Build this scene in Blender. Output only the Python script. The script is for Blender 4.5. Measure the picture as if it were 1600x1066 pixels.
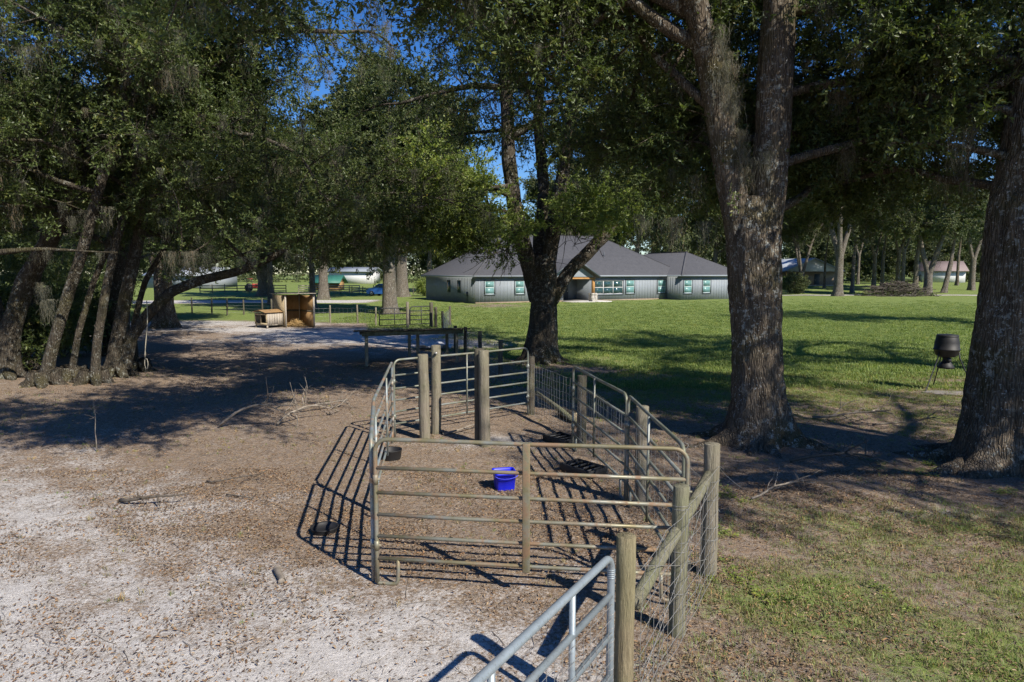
import bpy, math, random
import numpy as np
from mathutils import Vector, noise as mnoise

R = math.radians
SC = bpy.context.scene
COL = SC.collection
for o in list(bpy.data.objects): bpy.data.objects.remove(o)

# ------------------------------------------------------------------ camera, sky, sun, exposure
CAM_H, PITCH, FPX = 3.25, math.atan(108 / 1067), 1067.0
cam_d = bpy.data.cameras.new('camera'); cam = bpy.data.objects.new('camera', cam_d); COL.objects.link(cam)
cam_d.sensor_width = 36; cam_d.lens = 24.0; cam_d.clip_start = 0.1; cam_d.clip_end = 2000
cam.location = (0, 0, CAM_H); cam.rotation_euler = (R(90) - PITCH, 0, 0)
SC.camera = cam
SUN_EL = R(41.0); SUN_AZ = math.atan2(0.68, -0.73)          # clockwise from +Y: behind the camera, to the right
w = bpy.data.worlds.new('World'); SC.world = w; w.use_nodes = True
wn = w.node_tree.nodes; wl = w.node_tree.links
sky = wn.new('ShaderNodeTexSky'); sky.sky_type = 'NISHITA'; sky.sun_disc = False
sky.sun_elevation = SUN_EL; sky.sun_rotation = SUN_AZ
sky.air_density = 1.0; sky.dust_density = 0.0; sky.ozone_density = 6.0
bg = wn['Background']; bg.inputs['Strength'].default_value = 0.09
hs = wn.new('ShaderNodeHueSaturation'); hs.inputs['Saturation'].default_value = 1.25; hs.inputs['Hue'].default_value = 0.512
wl.new(sky.outputs[0], hs.inputs['Color']); wl.new(hs.outputs[0], bg.inputs[0])
sun_d = bpy.data.lights.new('sun', 'SUN'); sun_d.energy = 5.0; sun_d.angle = R(0.53); sun_d.color = (1.0, 0.93, 0.82)
sun = bpy.data.objects.new('sun', sun_d); COL.objects.link(sun)
sd = Vector((math.sin(SUN_AZ) * math.cos(SUN_EL), math.cos(SUN_AZ) * math.cos(SUN_EL), math.sin(SUN_EL)))
sun.rotation_euler = sd.to_track_quat('Z', 'Y').to_euler(); sun.location = sd * 60
vs = SC.view_settings; vs.view_transform = 'Standard'; vs.look = 'None'; vs.exposure = 0.55; vs.gamma = 1.0
SC.cycles.max_bounces = 4; SC.cycles.diffuse_bounces = 2; SC.cycles.transmission_bounces = 2; SC.cycles.glossy_bounces = 1; SC.cycles.adaptive_threshold = 0.025
SC.cycles.transparent_max_bounces = 4; SC.cycles.caustics_reflective = False; SC.cycles.caustics_refractive = False
try:
    SC.cycles.use_denoising = True; SC.cycles.denoising_prefilter = 'NONE'
except Exception: pass

# ------------------------------------------------------------------ helpers
def smooth(a, b, x):
    t = np.clip((x - a) / (b - a), 0, 1); return t * t * (3 - 2 * t)
def gz(x, y):
    """height of the ground"""
    x = np.asarray(x, float); y = np.asarray(y, float)
    z = 1.0 * smooth(95, 145, y)
    z = z + 0.022 * np.sin(x * 0.9 + 1.3 * np.sin(y * 0.45)) * np.sin(y * 0.7 + 0.6) * smooth(400, 60, y)
    return z
def at(x, y, Y):
    """point seen at a place of the photo, at distance Y along the ground"""
    a, b = (x - 800) / FPX, -(y - 533) / FPX
    c, s = math.cos(PITCH), math.sin(PITCH)
    d = (a, c + b * s, -s + b * c); t = Y / d[1]
    return np.array([d[0] * t, Y, CAM_H + d[2] * t])
def gr(x, y):
    a, b = (x - 800) / FPX, -(y - 533) / FPX
    c, s = math.cos(PITCH), math.sin(PITCH)
    d = (a, c + b * s, -s + b * c); t = CAM_H / -d[2]
    return np.array([d[0] * t, d[1] * t, 0.0])

class MB:
    """collects shapes into one mesh"""
    def __init__(s): s.v = []; s.q = []; s.t = []; s.n = 0
    def add(s, v, quads=None, tris=None):
        v = np.asarray(v, float).reshape(-1, 3)
        if quads is not None and len(quads): s.q.append(np.asarray(quads, int).reshape(-1, 4) + s.n)
        if tris is not None and len(tris): s.t.append(np.asarray(tris, int).reshape(-1, 3) + s.n)
        s.v.append(v); s.n += len(v); return s
    def box(s, c, size, rz=0.0, ry=0.0, rx=0.0):
        h = np.array(size, float) / 2
        v = np.array([[sx, sy, sz] for sx in (-1, 1) for sy in (-1, 1) for sz in (-1, 1)], float) * h
        for ang, (i, j) in ((rx, (1, 2)), (ry, (2, 0)), (rz, (0, 1))):
            if ang:
                a = v[:, i] * math.cos(ang) - v[:, j] * math.sin(ang); b = v[:, i] * math.sin(ang) + v[:, j] * math.cos(ang)
                v[:, i] = a; v[:, j] = b
        s.add(v + np.array(c, float), [(0, 1, 3, 2), (4, 6, 7, 5), (0, 4, 5, 1), (2, 3, 7, 6), (0, 2, 6, 4), (1, 5, 7, 3)]); return s
    def span(s, x0, x1, y0, y1, z0, z1):
        return s.box(((x0 + x1) / 2, (y0 + y1) / 2, (z0 + z1) / 2), (abs(x1 - x0), abs(y1 - y0), abs(z1 - z0)))
    def bar(s, a, b, wd, ht):
        a = np.array(a, float); b = np.array(b, float); d = b - a; L = np.linalg.norm(d)
        rz = math.atan2(d[1], d[0]); ry = -math.asin(d[2] / L)
        return s.box((a + b) / 2, (L, wd, ht), rz=rz, ry=ry)
    def tube(s, p, r, n=8, cap=True):
        p = np.asarray(p, float); m = len(p); r = np.broadcast_to(np.asarray(r, float), (m,))
        d = np.gradient(p, axis=0); d /= np.linalg.norm(d, axis=1)[:, None] + 1e-12
        u = np.zeros((m, 3)); ref = np.array([1.0, 0, 0]) if abs(d[0, 0]) < 0.8 else np.array([0, 1.0, 0])
        x = ref - d[0] * ref.dot(d[0]); u[0] = x / np.linalg.norm(x)
        for i in range(1, m):
            x = u[i - 1] - d[i] * u[i - 1].dot(d[i]); u[i] = x / (np.linalg.norm(x) + 1e-12)
        wv = np.cross(d, u)
        a = np.arange(n) * 2 * math.pi / n
        ring = np.cos(a)[None, :, None] * u[:, None, :] + np.sin(a)[None, :, None] * wv[:, None, :]
        v = (p[:, None, :] + ring * r[:, None, None]).reshape(-1, 3)
        i, j = np.meshgrid(np.arange(m - 1), np.arange(n), indexing='ij')
        q = np.stack([i * n + j, i * n + (j + 1) % n, (i + 1) * n + (j + 1) % n, (i + 1) * n + j], -1).reshape(-1, 4)
        t = []
        if cap:
            v = np.vstack([v, p[0], p[-1]]); k = m * n
            t = [(k, (jj + 1) % n, jj) for jj in range(n)] + [(k + 1, (m - 1) * n + jj, (m - 1) * n + (jj + 1) % n) for jj in range(n)]
        return s.add(v, q, t)
    def lathe(s, prof, n=24, c=(0, 0, 0), sq=0.0):
        p = np.array(prof, float); a = np.arange(n) * 2 * math.pi / n
        k = 1.0
        v = np.stack([p[:, 0][:, None] * np.cos(a) * k, p[:, 0][:, None] * np.sin(a) * k, np.repeat(p[:, 1][:, None], n, 1)], -1).reshape(-1, 3) + np.array(c)
        m = len(p); i, j = np.meshgrid(np.arange(m - 1), np.arange(n), indexing='ij')
        q = np.stack([i * n + j, i * n + (j + 1) % n, (i + 1) * n + (j + 1) % n, (i + 1) * n + j], -1).reshape(-1, 4)
        return s.add(v, q)
    def mesh(s, name, mat=None, smooth_=False):
        me = bpy.data.meshes.new(name)
        v = np.vstack(s.v) if s.v else np.zeros((0, 3))
        q = np.vstack(s.q) if s.q else np.zeros((0, 4), int); t = np.vstack(s.t) if s.t else np.zeros((0, 3), int)
        me.vertices.add(len(v)); me.vertices.foreach_set('co', v.astype(np.float32).ravel())
        nl = q.size + t.size; me.loops.add(nl)
        me.loops.foreach_set('vertex_index', np.concatenate([q.ravel(), t.ravel()]).astype(np.int32))
        tot = np.concatenate([np.full(len(q), 4), np.full(len(t), 3)]).astype(np.int32)
        st = np.concatenate([[0], np.cumsum(tot)[:-1]]).astype(np.int32) if len(tot) else np.zeros(0, np.int32)
        me.polygons.add(len(tot)); me.polygons.foreach_set('loop_start', st); me.polygons.foreach_set('loop_total', tot)
        if smooth_: me.polygons.foreach_set('use_smooth', np.ones(len(tot), bool))
        me.update(calc_edges=True); me.validate()
        if mat: me.materials.append(mat)
        return me
    def build(s, name, mat, parent=None, smooth_=False, bevel=0.0):
        o = bpy.data.objects.new(name, s.mesh(name, mat, smooth_)); COL.objects.link(o)
        if parent is not None: o.parent = parent
        if bevel:
            b = o.modifiers.new('bevel', 'BEVEL'); b.width = bevel; b.segments = 2; b.limit_method = 'ANGLE'
        return o
def thing(name, loc, label, cat, group=None, rz=0.0):
    o = bpy.data.objects.new(name, None); COL.objects.link(o); o.empty_display_size = 0.2
    o.location = loc; o.rotation_euler = (0, 0, rz); return tag(o, label, cat, group)
def tag(o, label=None, cat=None, group=None, kind=None):
    if label: o['label'] = label
    if cat: o['category'] = cat
    if group: o['group'] = group
    if kind: o['kind'] = kind
    return o

# ------------------------------------------------------------------ materials
class NT:
    def __init__(s, name):
        s.m = bpy.data.materials.new(name); s.m.use_nodes = True; s.t = s.m.node_tree; s.n = s.t.nodes; s.l = s.t.links
        s.b = s.n['Principled BSDF']; s.out = s.n['Material Output']
    def node(s, ty, **kw):
        n = s.n.new(ty)
        for k, v in kw.items():
            if k in n.inputs.keys() if hasattr(n.inputs, 'keys') else False: s.set(n.inputs[k], v)
            else: setattr(n, k, v)
        return n
    def set(s, sock, v):
        if hasattr(v, 'is_linked') or isinstance(v, bpy.types.NodeSocket): s.l.new(v, sock)
        else:
            if isinstance(v, tuple) and len(v) == 3 and sock.type == 'RGBA': v = (*v, 1)
            sock.default_value = v
    def coord(s, scale=(1, 1, 1), kind='Object'):
        c = s.n.new('ShaderNodeTexCoord'); m = s.n.new('ShaderNodeMapping'); m.inputs['Scale'].default_value = scale
        s.l.new(c.outputs[kind], m.inputs[0]); return m.outputs[0]
    def noise(s, vec, scale, detail=4, rough=0.55, dist=0.0):
        n = s.n.new('ShaderNodeTexNoise'); s.l.new(vec, n.inputs['Vector']); n.inputs['Scale'].default_value = scale
        n.inputs['Detail'].default_value = detail; n.inputs['Roughness'].default_value = rough; n.inputs['Distortion'].default_value = dist
        return n.outputs['Fac']
    def vor(s, vec, scale, feature='F1', out='Distance', rnd=1.0):
        n = s.n.new('ShaderNodeTexVoronoi'); n.feature = feature; s.l.new(vec, n.inputs['Vector']); n.inputs['Scale'].default_value = scale
        n.inputs['Randomness'].default_value = rnd; return n.outputs[out]
    def ramp(s, fac, stops, interp='LINEAR'):
        r = s.n.new('ShaderNodeValToRGB'); r.color_ramp.interpolation = interp; s.l.new(fac, r.inputs[0])
        e = r.color_ramp.elements
        while len(e) < len(stops): e.new(0.5)
        for k, (p, c) in enumerate(stops):
            e[k].position = p; e[k].color = (*c, 1) if isinstance(c, tuple) else (c, c, c, 1)
        return r.outputs[0]
    def mix(s, fac, a, b, mode='MIX'):
        m = s.n.new('ShaderNodeMix'); m.data_type = 'RGBA'; m.blend_type = mode
        s.set(m.inputs[0], fac); s.set(m.inputs[6], a); s.set(m.inputs[7], b); return m.outputs[2]
    def math(s, op, a, b=0.0, clamp=False):
        m = s.n.new('ShaderNodeMath'); m.operation = op; m.use_clamp = clamp; s.set(m.inputs[0], a); s.set(m.inputs[1], b); return m.outputs[0]
    def attr(s, name):
        a = s.n.new('ShaderNodeAttribute'); a.attribute_name = name; return a.outputs['Fac']
    def rand(s): return s.n.new('ShaderNodeObjectInfo').outputs['Random']
    def bump(s, h, strength=0.5, dist=0.02):
        b = s.n.new('ShaderNodeBump'); b.inputs['Strength'].default_value = strength; b.inputs['Distance'].default_value = dist
        s.l.new(h, b.inputs['Height']); s.l.new(b.outputs[0], s.b.inputs['Normal']); return b
    def fin(s, col=None, rough=None, metal=None, spec=None):
        if col is not None: s.set(s.b.inputs['Base Color'], col)
        if rough is not None: s.set(s.b.inputs['Roughness'], rough)
        if metal is not None: s.set(s.b.inputs['Metallic'], metal)
        if spec is not None: s.set(s.b.inputs['Specular IOR Level'], spec)
        return s.m

def m_simple(name, a, b, scale=8, rough=0.8, metal=0.0, stretch=(1, 1, 1), bump=0.2, bd=0.01):
    n = NT(name); v = n.coord(stretch); f = n.noise(v, scale, 5, 0.6)
    n.bump(f, bump, bd); return n.fin(n.ramp(f, [(0.3, a), (0.7, b)]), rough, metal)
def m_leaf(name, lo, hi, tr=0.3, rough=0.42):
    n = NT(name); isl = n.n.new('ShaderNodeNewGeometry').outputs['Random Per Island']
    fac = n.math('ADD', n.math('MULTIPLY', n.rand(), .5), n.math('MULTIPLY', isl, .5))
    c = n.ramp(fac, [(0.12, tuple(x * .8 for x in lo)), (0.6, hi), (0.86, (hi[0] * 1.35, hi[1] * 1.15, hi[2] * 0.95)), (.97, (hi[0] * 1.9, hi[1] * 1.2, hi[2]))])
    n.fin(c, rough, 0, 0.4)
    t = n.n.new('ShaderNodeBsdfTranslucent'); tc = n.mix(1.0, c, (1.1, 1.25, 0.5), 'MULTIPLY'); n.l.new(tc, t.inputs[0])
    m = n.n.new('ShaderNodeMixShader'); m.inputs[0].default_value = tr
    n.l.new(n.b.outputs[0], m.inputs[1]); n.l.new(t.outputs[0], m.inputs[2]); n.l.new(m.outputs[0], n.out.inputs[0]); return n.m
def m_bark(name, dark, light, lichen=0.5, mossy=0.3):
    n = NT(name); v = n.coord((1, 1, 0.22)); v1 = n.coord((1, 1, 1))
    f = n.noise(v, 11, 6, 0.65, 0.4); fur = n.vor(n.coord((1, 1, .16)), 24, 'DISTANCE_TO_EDGE')
    fine = n.noise(v1, 40, 4, 0.7); big = n.noise(v1, 1.1, 3, 0.5)
    c = n.ramp(n.math('ADD', n.math('MULTIPLY', f, 0.75), n.math('MULTIPLY', fine, 0.25)), [(0.32, dark), (0.62, light)])
    c = n.mix(n.ramp(fur, [(0.0, 0.5), (0.14, 0.0)]), c, tuple(x * 0.45 for x in dark))
    c = n.mix(n.math('MULTIPLY', n.ramp(big, [(0.5, 0.0), (0.68, 1.0)]), mossy), c, (0.075, 0.07, 0.022))
    sp = n.noise(v1, 7.0, 5, 0.75); sp2 = n.noise(v1, 0.9, 2, 0.5)
    lm = n.math('MULTIPLY', n.ramp(sp, [(0.555, 0.0), (0.59, 1.0)]), n.ramp(sp2, [(0.38, 0.0), (0.58, 1.0)]))
    c = n.mix(n.math('MULTIPLY', lm, lichen), c, (0.36, 0.37, 0.33))
    dots = n.math('MULTIPLY', n.ramp(n.noise(v1, 24, 3, .6), [(.62, 0.0), (.66, 1.0)]), n.ramp(n.noise(v1, 1.7, 2, .5), [(.35, 0.0), (.55, 1.0)]))
    c = n.mix(n.math('MULTIPLY', dots, lichen), c, (0.48, 0.48, 0.44))
    h = n.math('ADD', n.math('MULTIPLY', f, 0.7), n.math('ADD', n.math('MULTIPLY', n.ramp(fur, [(0, 0.0), (0.25, 1.0)]), 0.4), n.math('MULTIPLY', fine, 0.2)))
    n.bump(h, 1.0, 0.06); return n.fin(c, 0.92, 0, 0.2)
def m_pipe(name, base, algae, rust, ka, kr):
    n = NT(name); v = n.coord(kind='Object'); big = n.noise(v, 2.3, 4, 0.6); mid = n.noise(v, 9, 5, 0.65); fine = n.noise(v, 60, 3, 0.6)
    c = n.mix(n.ramp(mid, [(0.3, 0.0), (0.75, 1.0)]), base, tuple(x * 1.35 for x in base))
    a = n.math('MULTIPLY', n.ramp(n.math('ADD', big, n.math('MULTIPLY', mid, 0.3)), [(0.5, 0.0), (0.75, 1.0)]), ka)
    c = n.mix(a, c, algae)
    v2 = n.coord((1, 1, 1)); rn = n.noise(v2, 3.1, 6, 0.7, 0.6)
    k = n.math('MULTIPLY', n.ramp(rn, [(0.48, 0.0), (0.6, 1.0)]), kr); c = n.mix(k, c, rust)
    c = n.mix(n.ramp(fine, [(0.55, 0.0), (0.7, 0.25)]), c, (0.05, 0.05, 0.04))
    n.bump(fine, 0.15, 0.002)
    return n.fin(c, n.math('ADD', n.math('MULTIPLY', k, 0.35), 0.48), n.math('SUBTRACT', 0.35, n.math('MULTIPLY', k, 0.35)))
def m_wood(name, dark, light, green=0.0, sc=1.0, axis=2, rough=0.85):
    n = NT(name); st = [6.0, 6.0, 6.0]; st[axis] = 0.5
    v = n.coord(tuple(x * sc for x in st)); v1 = n.coord()
    g = n.noise(v, 4, 6, 0.65, 0.8); k = n.noise(v1, 5.0, 2, 0.4); fn = n.noise(v, 22, 3, 0.6)
    c = n.ramp(n.math('ADD', n.math('MULTIPLY', g, 0.7), n.math('MULTIPLY', fn, 0.3)), [(0.3, dark), (0.68, light)])
    c = n.mix(n.ramp(k, [(0.62, 0.0), (0.74, 0.7)]), c, tuple(x * 0.5 for x in dark))
    if green: c = n.mix(n.math('MULTIPLY', n.ramp(n.noise(v1, 2.2, 4, 0.6), [(0.4, 0.0), (0.62, 1.0)]), green), c, (0.17, 0.19, 0.09))
    n.bump(n.math('ADD', g, n.math('MULTIPLY', fn, 0.7)), 0.9, 0.02); return n.fin(c, rough, 0, 0.25)

M = {}
M['leaf'] = m_leaf('oak_leaf', (0.050, 0.076, 0.024), (0.118, 0.158, 0.050), 0.35)
M['leaf_bright'] = m_leaf('sunlit_and_pale_leaf', (0.15, 0.21, 0.045), (0.26, 0.33, 0.085), 0.38)  # brighter leaf paints sun on the boughs; also used for weeds and pale shrubs
M['leaf_far'] = m_leaf('far_leaf', (0.055, 0.075, 0.030), (0.108, 0.135, 0.056), 0.28, 0.6)
M['moss'] = m_leaf('moss_strand', (0.130, 0.132, 0.100), (0.205, 0.203, 0.160), 0.25, 0.9)
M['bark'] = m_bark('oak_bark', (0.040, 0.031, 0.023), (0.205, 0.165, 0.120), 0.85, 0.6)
M['bark_dark'] = m_bark('shade_oak_bark', (0.034, 0.028, 0.021), (0.110, 0.092, 0.068), 0.5, 0.5)  # darker copy of the oak bark, painting canopy shade onto trunks
M['bark_pale'] = m_bark('pale_bark', (0.085, 0.073, 0.058), (0.245, 0.212, 0.175), 0.5, 0.25)
M['twig'] = m_simple('twig_bark', (0.055, 0.045, 0.034), (0.12, 0.10, 0.078), 20)
M['deadwood'] = m_simple('dead_wood', (0.11, 0.09, 0.07), (0.31, 0.27, 0.22), 12, 0.9, stretch=(1, 1, 1))
M['pipe_front'] = m_pipe('weathered_pipe', (0.215, 0.225, 0.20), (0.20, 0.175, 0.095), (0.205, 0.125, 0.072), 1.0, 0.9)
M['pipe_left'] = m_pipe('streaked_pipe', (0.24, 0.29, 0.33), (0.20, 0.20, 0.12), (0.32, 0.17, 0.085), 0.7, 0.75)
M['pipe_grey'] = m_pipe('grey_pipe', (0.22, 0.24, 0.235), (0.15, 0.155, 0.085), (0.2, 0.14, 0.09), 0.75, 0.2)
M['pipe_new'] = m_pipe('bright_pipe', (0.24, 0.285, 0.315), (0.22, 0.24, 0.23), (0.25, 0.2, 0.16), 0.25, 0.1)
M['wire'] = m_simple('fence_wire', (0.26, 0.255, 0.24), (0.42, 0.415, 0.40), 30, 0.5, 0.5)
M['post_new'] = m_wood('treated_post', (0.095, 0.074, 0.042), (0.33, 0.275, 0.17), 0.25)
M['post_grey'] = m_wood('grey_post', (0.115, 0.095, 0.07), (0.30, 0.265, 0.205), 0.25)
M['post_dark'] = m_wood('dark_post', (0.05, 0.043, 0.034), (0.135, 0.115, 0.09), 0.2)
M['brace'] = m_wood('mossy_rail', (0.085, 0.078, 0.052), (0.275, 0.255, 0.185), 0.4, axis=2)
M['ply'] = m_wood('plywood', (0.26, 0.155, 0.066), (0.40, 0.255, 0.12), 0.0, 0.5)
M['ply_pale'] = m_wood('pale_plywood', (0.34, 0.27, 0.165), (0.47, 0.385, 0.25), 0.0, 0.5)
M['board'] = m_wood('grey_board', (0.27, 0.235, 0.19), (0.47, 0.42, 0.35), 0.0, 0.7)
M['stone'] = m_simple('pale_stone', (0.34, 0.30, 0.26), (0.62, 0.58, 0.53), 6, 0.85)
M['cedar'] = m_wood('cedar_post', (0.36, 0.185, 0.065), (0.50, 0.28, 0.11), 0.0)
M['siding'] = m_simple('grey_siding', (0.215, 0.242, 0.268), (0.245, 0.272, 0.30), 3, 0.7, bump=0.05)
M['trim'] = m_simple('dark_trim', (0.055, 0.068, 0.08), (0.075, 0.09, 0.105), 5, 0.6, bump=0.05)
M['sash'] = m_simple('pale_sash', (0.50, 0.60, 0.60), (0.60, 0.68, 0.68), 5, 0.5, bump=0.0)
M['concrete'] = m_simple('concrete', (0.40, 0.38, 0.35), (0.52, 0.50, 0.46), 6, 0.9)
M['white'] = m_simple('white_paint', (0.52, 0.53, 0.54), (0.66, 0.66, 0.65), 4, 0.6, bump=0.03)
M['metal_roof'] = m_simple('pale_metal_roof', (0.34, 0.37, 0.40), (0.44, 0.47, 0.50), 4, 0.6, 0.0, bump=0.03)
M['tan_wall'] = m_simple('tan_wall', (0.22, 0.17, 0.115), (0.30, 0.235, 0.165), 5, 0.85)
M['red'] = m_simple('red_paint', (0.30, 0.04, 0.03), (0.38, 0.055, 0.04), 5, 0.45, bump=0.0)
M['pink_roof'] = m_simple('faded_red_roof', (0.19, 0.145, 0.135), (0.25, 0.195, 0.18), 5, 0.7)
M['green_tarp'] = m_simple('green_sheet', (0.03, 0.13, 0.095), (0.04, 0.17, 0.125), 4, 0.55)
M['black'] = m_simple('black_plastic', (0.008, 0.008, 0.009), (0.016, 0.016, 0.017), 9, 0.6, bump=0.06)
M['black_metal'] = m_simple('black_metal', (0.022, 0.024, 0.026), (0.045, 0.047, 0.05), 9, 0.5, 0.3)
M['blue'] = m_simple('blue_plastic', (0.006, 0.012, 0.48), (0.012, 0.022, 0.66), 4, 0.42, bump=0.04)
M['rope'] = m_simple('rope', (0.30, 0.27, 0.20), (0.45, 0.41, 0.32), 30, 0.95)
M['tyre'] = m_simple('rubber', (0.015, 0.015, 0.015), (0.03, 0.03, 0.03), 12, 0.8)
M['car_blue'] = m_simple('blue_paint', (0.035, 0.135, 0.42), (0.04, 0.15, 0.46), 2, 0.25, 0.3, bump=0.0)
M['straw'] = m_simple('straw', (0.36, 0.22, 0.085), (0.60, 0.42, 0.19), 25, 0.95, bump=0.8, bd=0.05)
M['sandy'] = m_simple('sand', (0.15, 0.13, 0.115), (0.26, 0.235, 0.21), 9, 0.95, bump=0.5)  # sand colour darkened to paint tree shade on the patch by the feeder
M['tarp'] = m_simple('white_tarp', (0.5, 0.5, 0.52), (0.7, 0.7, 0.72), 5, 0.6)
def m_glass():
    n = NT('window_glass'); f = n.noise(n.coord(), 1.5, 2); return n.fin(n.ramp(f, [(0.3, (0.02, 0.05, 0.055)), (0.7, (0.03, 0.07, 0.075))]), 0.06, 0, 0.9)
M['glass'] = m_glass()
M['blind'] = m_simple('window_blind', (0.10, 0.215, 0.215), (0.17, 0.315, 0.31), 3, 0.35, bump=0.0)
def m_shingle():
    n = NT('grey_shingle'); v = n.coord(); b = n.n.new('ShaderNodeTexBrick'); n.l.new(v, b.inputs[0])
    b.inputs['Scale'].default_value = 3.0; b.inputs['Color1'].default_value = (0.080, 0.081, 0.086, 1); b.inputs['Color2'].default_value = (0.107, 0.108, 0.113, 1)
    b.inputs['Mortar'].default_value = (0.06, 0.06, 0.067, 1); b.inputs['Mortar Size'].default_value = 0.01
    f = n.noise(v, 2.0, 4); n.bump(n.noise(v, 18, 3), 0.3, 0.02)
    return n.fin(n.mix(0.35, b.outputs[0], n.ramp(f, [(0.3, (0.074, 0.075, 0.08)), (0.7, (0.116, 0.116, 0.12))])), 0.9, 0, 0.2)
M['shingle'] = m_shingle()
def m_fallen(name, cols):
    n = NT(name); k = len(cols); return n.fin(n.ramp(n.rand(), [(i / k, c) for i, c in enumerate(cols)], 'CONSTANT'), 0.75, 0, 0.3)
M['litter'] = m_fallen('fallen_leaf', [(0.17, 0.105, 0.06), (0.23, 0.15, 0.085), (0.12, 0.075, 0.045), (0.33, 0.24, 0.145), (0.20, 0.12, 0.06), (0.14, 0.105, 0.07), (0.29, 0.165, 0.08), (0.27, 0.20, 0.13), (0.10, 0.07, 0.05)])
M['grass'] = m_leaf('grass_blade', (0.125, 0.185, 0.042), (0.215, 0.285, 0.085), 0.35, 0.6)
M['grass_dry'] = m_leaf('dry_grass_blade', (0.16, 0.145, 0.065), (0.26, 0.225, 0.115), 0.2, 0.8)

# ------------------------------------------------------------------ scattering (leaves, moss, litter, grass: nobody could count them)
_groups = {}
def scatter_group(srcs):
    key = tuple(o.name for o in srcs)
    if key in _groups: return _groups[key]
    g = bpy.data.node_groups.new('scatter_' + srcs[0].name, 'GeometryNodeTree')
    g.interface.new_socket('Geometry', in_out='INPUT', socket_type='NodeSocketGeometry')
    g.interface.new_socket('Geometry', in_out='OUTPUT', socket_type='NodeSocketGeometry')
    n = g.nodes; l = g.links
    gi = n.new('NodeGroupInput'); go = n.new('NodeGroupOutput'); iop = n.new('GeometryNodeInstanceOnPoints'); j = n.new('GeometryNodeJoinGeometry')
    for o in reversed(srcs):
        oi = n.new('GeometryNodeObjectInfo'); oi.inputs['Object'].default_value = o; oi.inputs['As Instance'].default_value = True
        l.new(oi.outputs['Geometry'], j.inputs[0])
    def na(name, ty):
        a = n.new('GeometryNodeInputNamedAttribute'); a.data_type = ty; a.inputs['Name'].default_value = name; return a.outputs['Attribute']
    e2r = n.new('FunctionNodeEulerToRotation')
    l.new(na('rot', 'FLOAT_VECTOR'), e2r.inputs[0]); l.new(e2r.outputs[0], iop.inputs['Rotation'])
    l.new(na('size', 'FLOAT'), iop.inputs['Scale']); l.new(na('pick', 'INT'), iop.inputs['Instance Index'])
    iop.inputs['Pick Instance'].default_value = True
    l.new(gi.outputs[0], iop.inputs['Points']); l.new(j.outputs[0], iop.inputs['Instance']); l.new(iop.outputs[0], go.inputs[0])
    _groups[key] = g; return g
def scatter(name, srcs, pos, rot, size, parent=None, origin=(0, 0, 0), seed=0):
    pos = np.asarray(pos, np.float32) - np.asarray(origin, np.float32); k = len(pos)
    me = bpy.data.meshes.new(name); me.vertices.add(k); me.vertices.foreach_set('co', pos.ravel())
    a = me.attributes.new('rot', 'FLOAT_VECTOR', 'POINT'); a.data.foreach_set('vector', np.asarray(rot, np.float32).ravel())
    a = me.attributes.new('size', 'FLOAT', 'POINT'); a.data.foreach_set('value', np.asarray(size, np.float32))
    a = me.attributes.new('pick', 'INT', 'POINT'); a.data.foreach_set('value', np.random.default_rng(seed).integers(0, len(srcs), k).astype(np.int32))
    o = bpy.data.objects.new(name, me); COL.objects.link(o); o['kind'] = 'stuff'
    if parent is not None: o.parent = parent
    md = o.modifiers.new('scatter', 'NODES'); md.node_group = scatter_group(srcs); return o
def source(mb, name, mat): return bpy.data.objects.new(name, mb.mesh(name, mat))
def leaf_verts(p, d, side, L, W, fold):
    d = d / np.linalg.norm(d); s = side - d * side.dot(d); s /= np.linalg.norm(s) + 1e-9; n = np.cross(d, s)
    up = n * fold * W
    return np.array([p, p + d * L * .3 + s * W * .42 + up, p + d * L * .7 + s * W * .40 + up, p + d * L - n * L * .08, p + d * L * .7 - s * W * .40 + up, p + d * L * .3 - s * W * .42 + up])
LQ = [(0, 3, 2, 1), (0, 5, 4, 3)]
def make_sprig(seed, mat, nl=30, L=0.085, W=0.034, length=0.55, name='sprig'):
    rg = np.random.default_rng(seed); mb = MB(); sub = []
    p = np.stack([np.linspace(0, length, 5), rg.normal(0, .02, 5).cumsum(), rg.normal(0, .015, 5).cumsum()], -1)
    mb.tube(p, np.linspace(.005, .0015, 5), 3, False); sub.append(p)
    for k in range(5):
        i = rg.integers(0, 4); s = p[i] + (p[i + 1] - p[i]) * rg.random(); a = rg.uniform(-1, 1, 3) * (0.4, 1, 0.9) + (0.7, 0, 0.05); a /= np.linalg.norm(a)
        q = s + a * np.linspace(0, rg.uniform(.12, .26), 3)[:, None]; mb.tube(q, (.003, .002, .001), 3, False); sub.append(q)
    for k in range(nl):
        q = sub[rg.integers(0, len(sub))]; i = rg.integers(0, len(q) - 1); s = q[i] + (q[i + 1] - q[i]) * rg.random()
        d = (q[i + 1] - q[i]); d = d / np.linalg.norm(d) * .6 + rg.normal(0, .65, 3) + (0, 0, -.08)
        sd_ = rg.normal(0, 1, 3) * (1, 1, .45)
        mb.add(leaf_verts(s, d, sd_, L * rg.uniform(.7, 1.2), W * rg.uniform(.8, 1.2), rg.uniform(-.1, .3)), LQ)
    return source(mb, name, mat)
SPRIG = [make_sprig(10 + k, M['leaf'], 34) for k in range(4)]
SPRIG_B = [make_sprig(20 + k, M['leaf_bright'], 34, .10, .042) for k in range(3)]
SPRIG_F = [make_sprig(30 + k, M['leaf_far'], 40, .12, .06, name='far_sprig') for k in range(3)]
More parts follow.
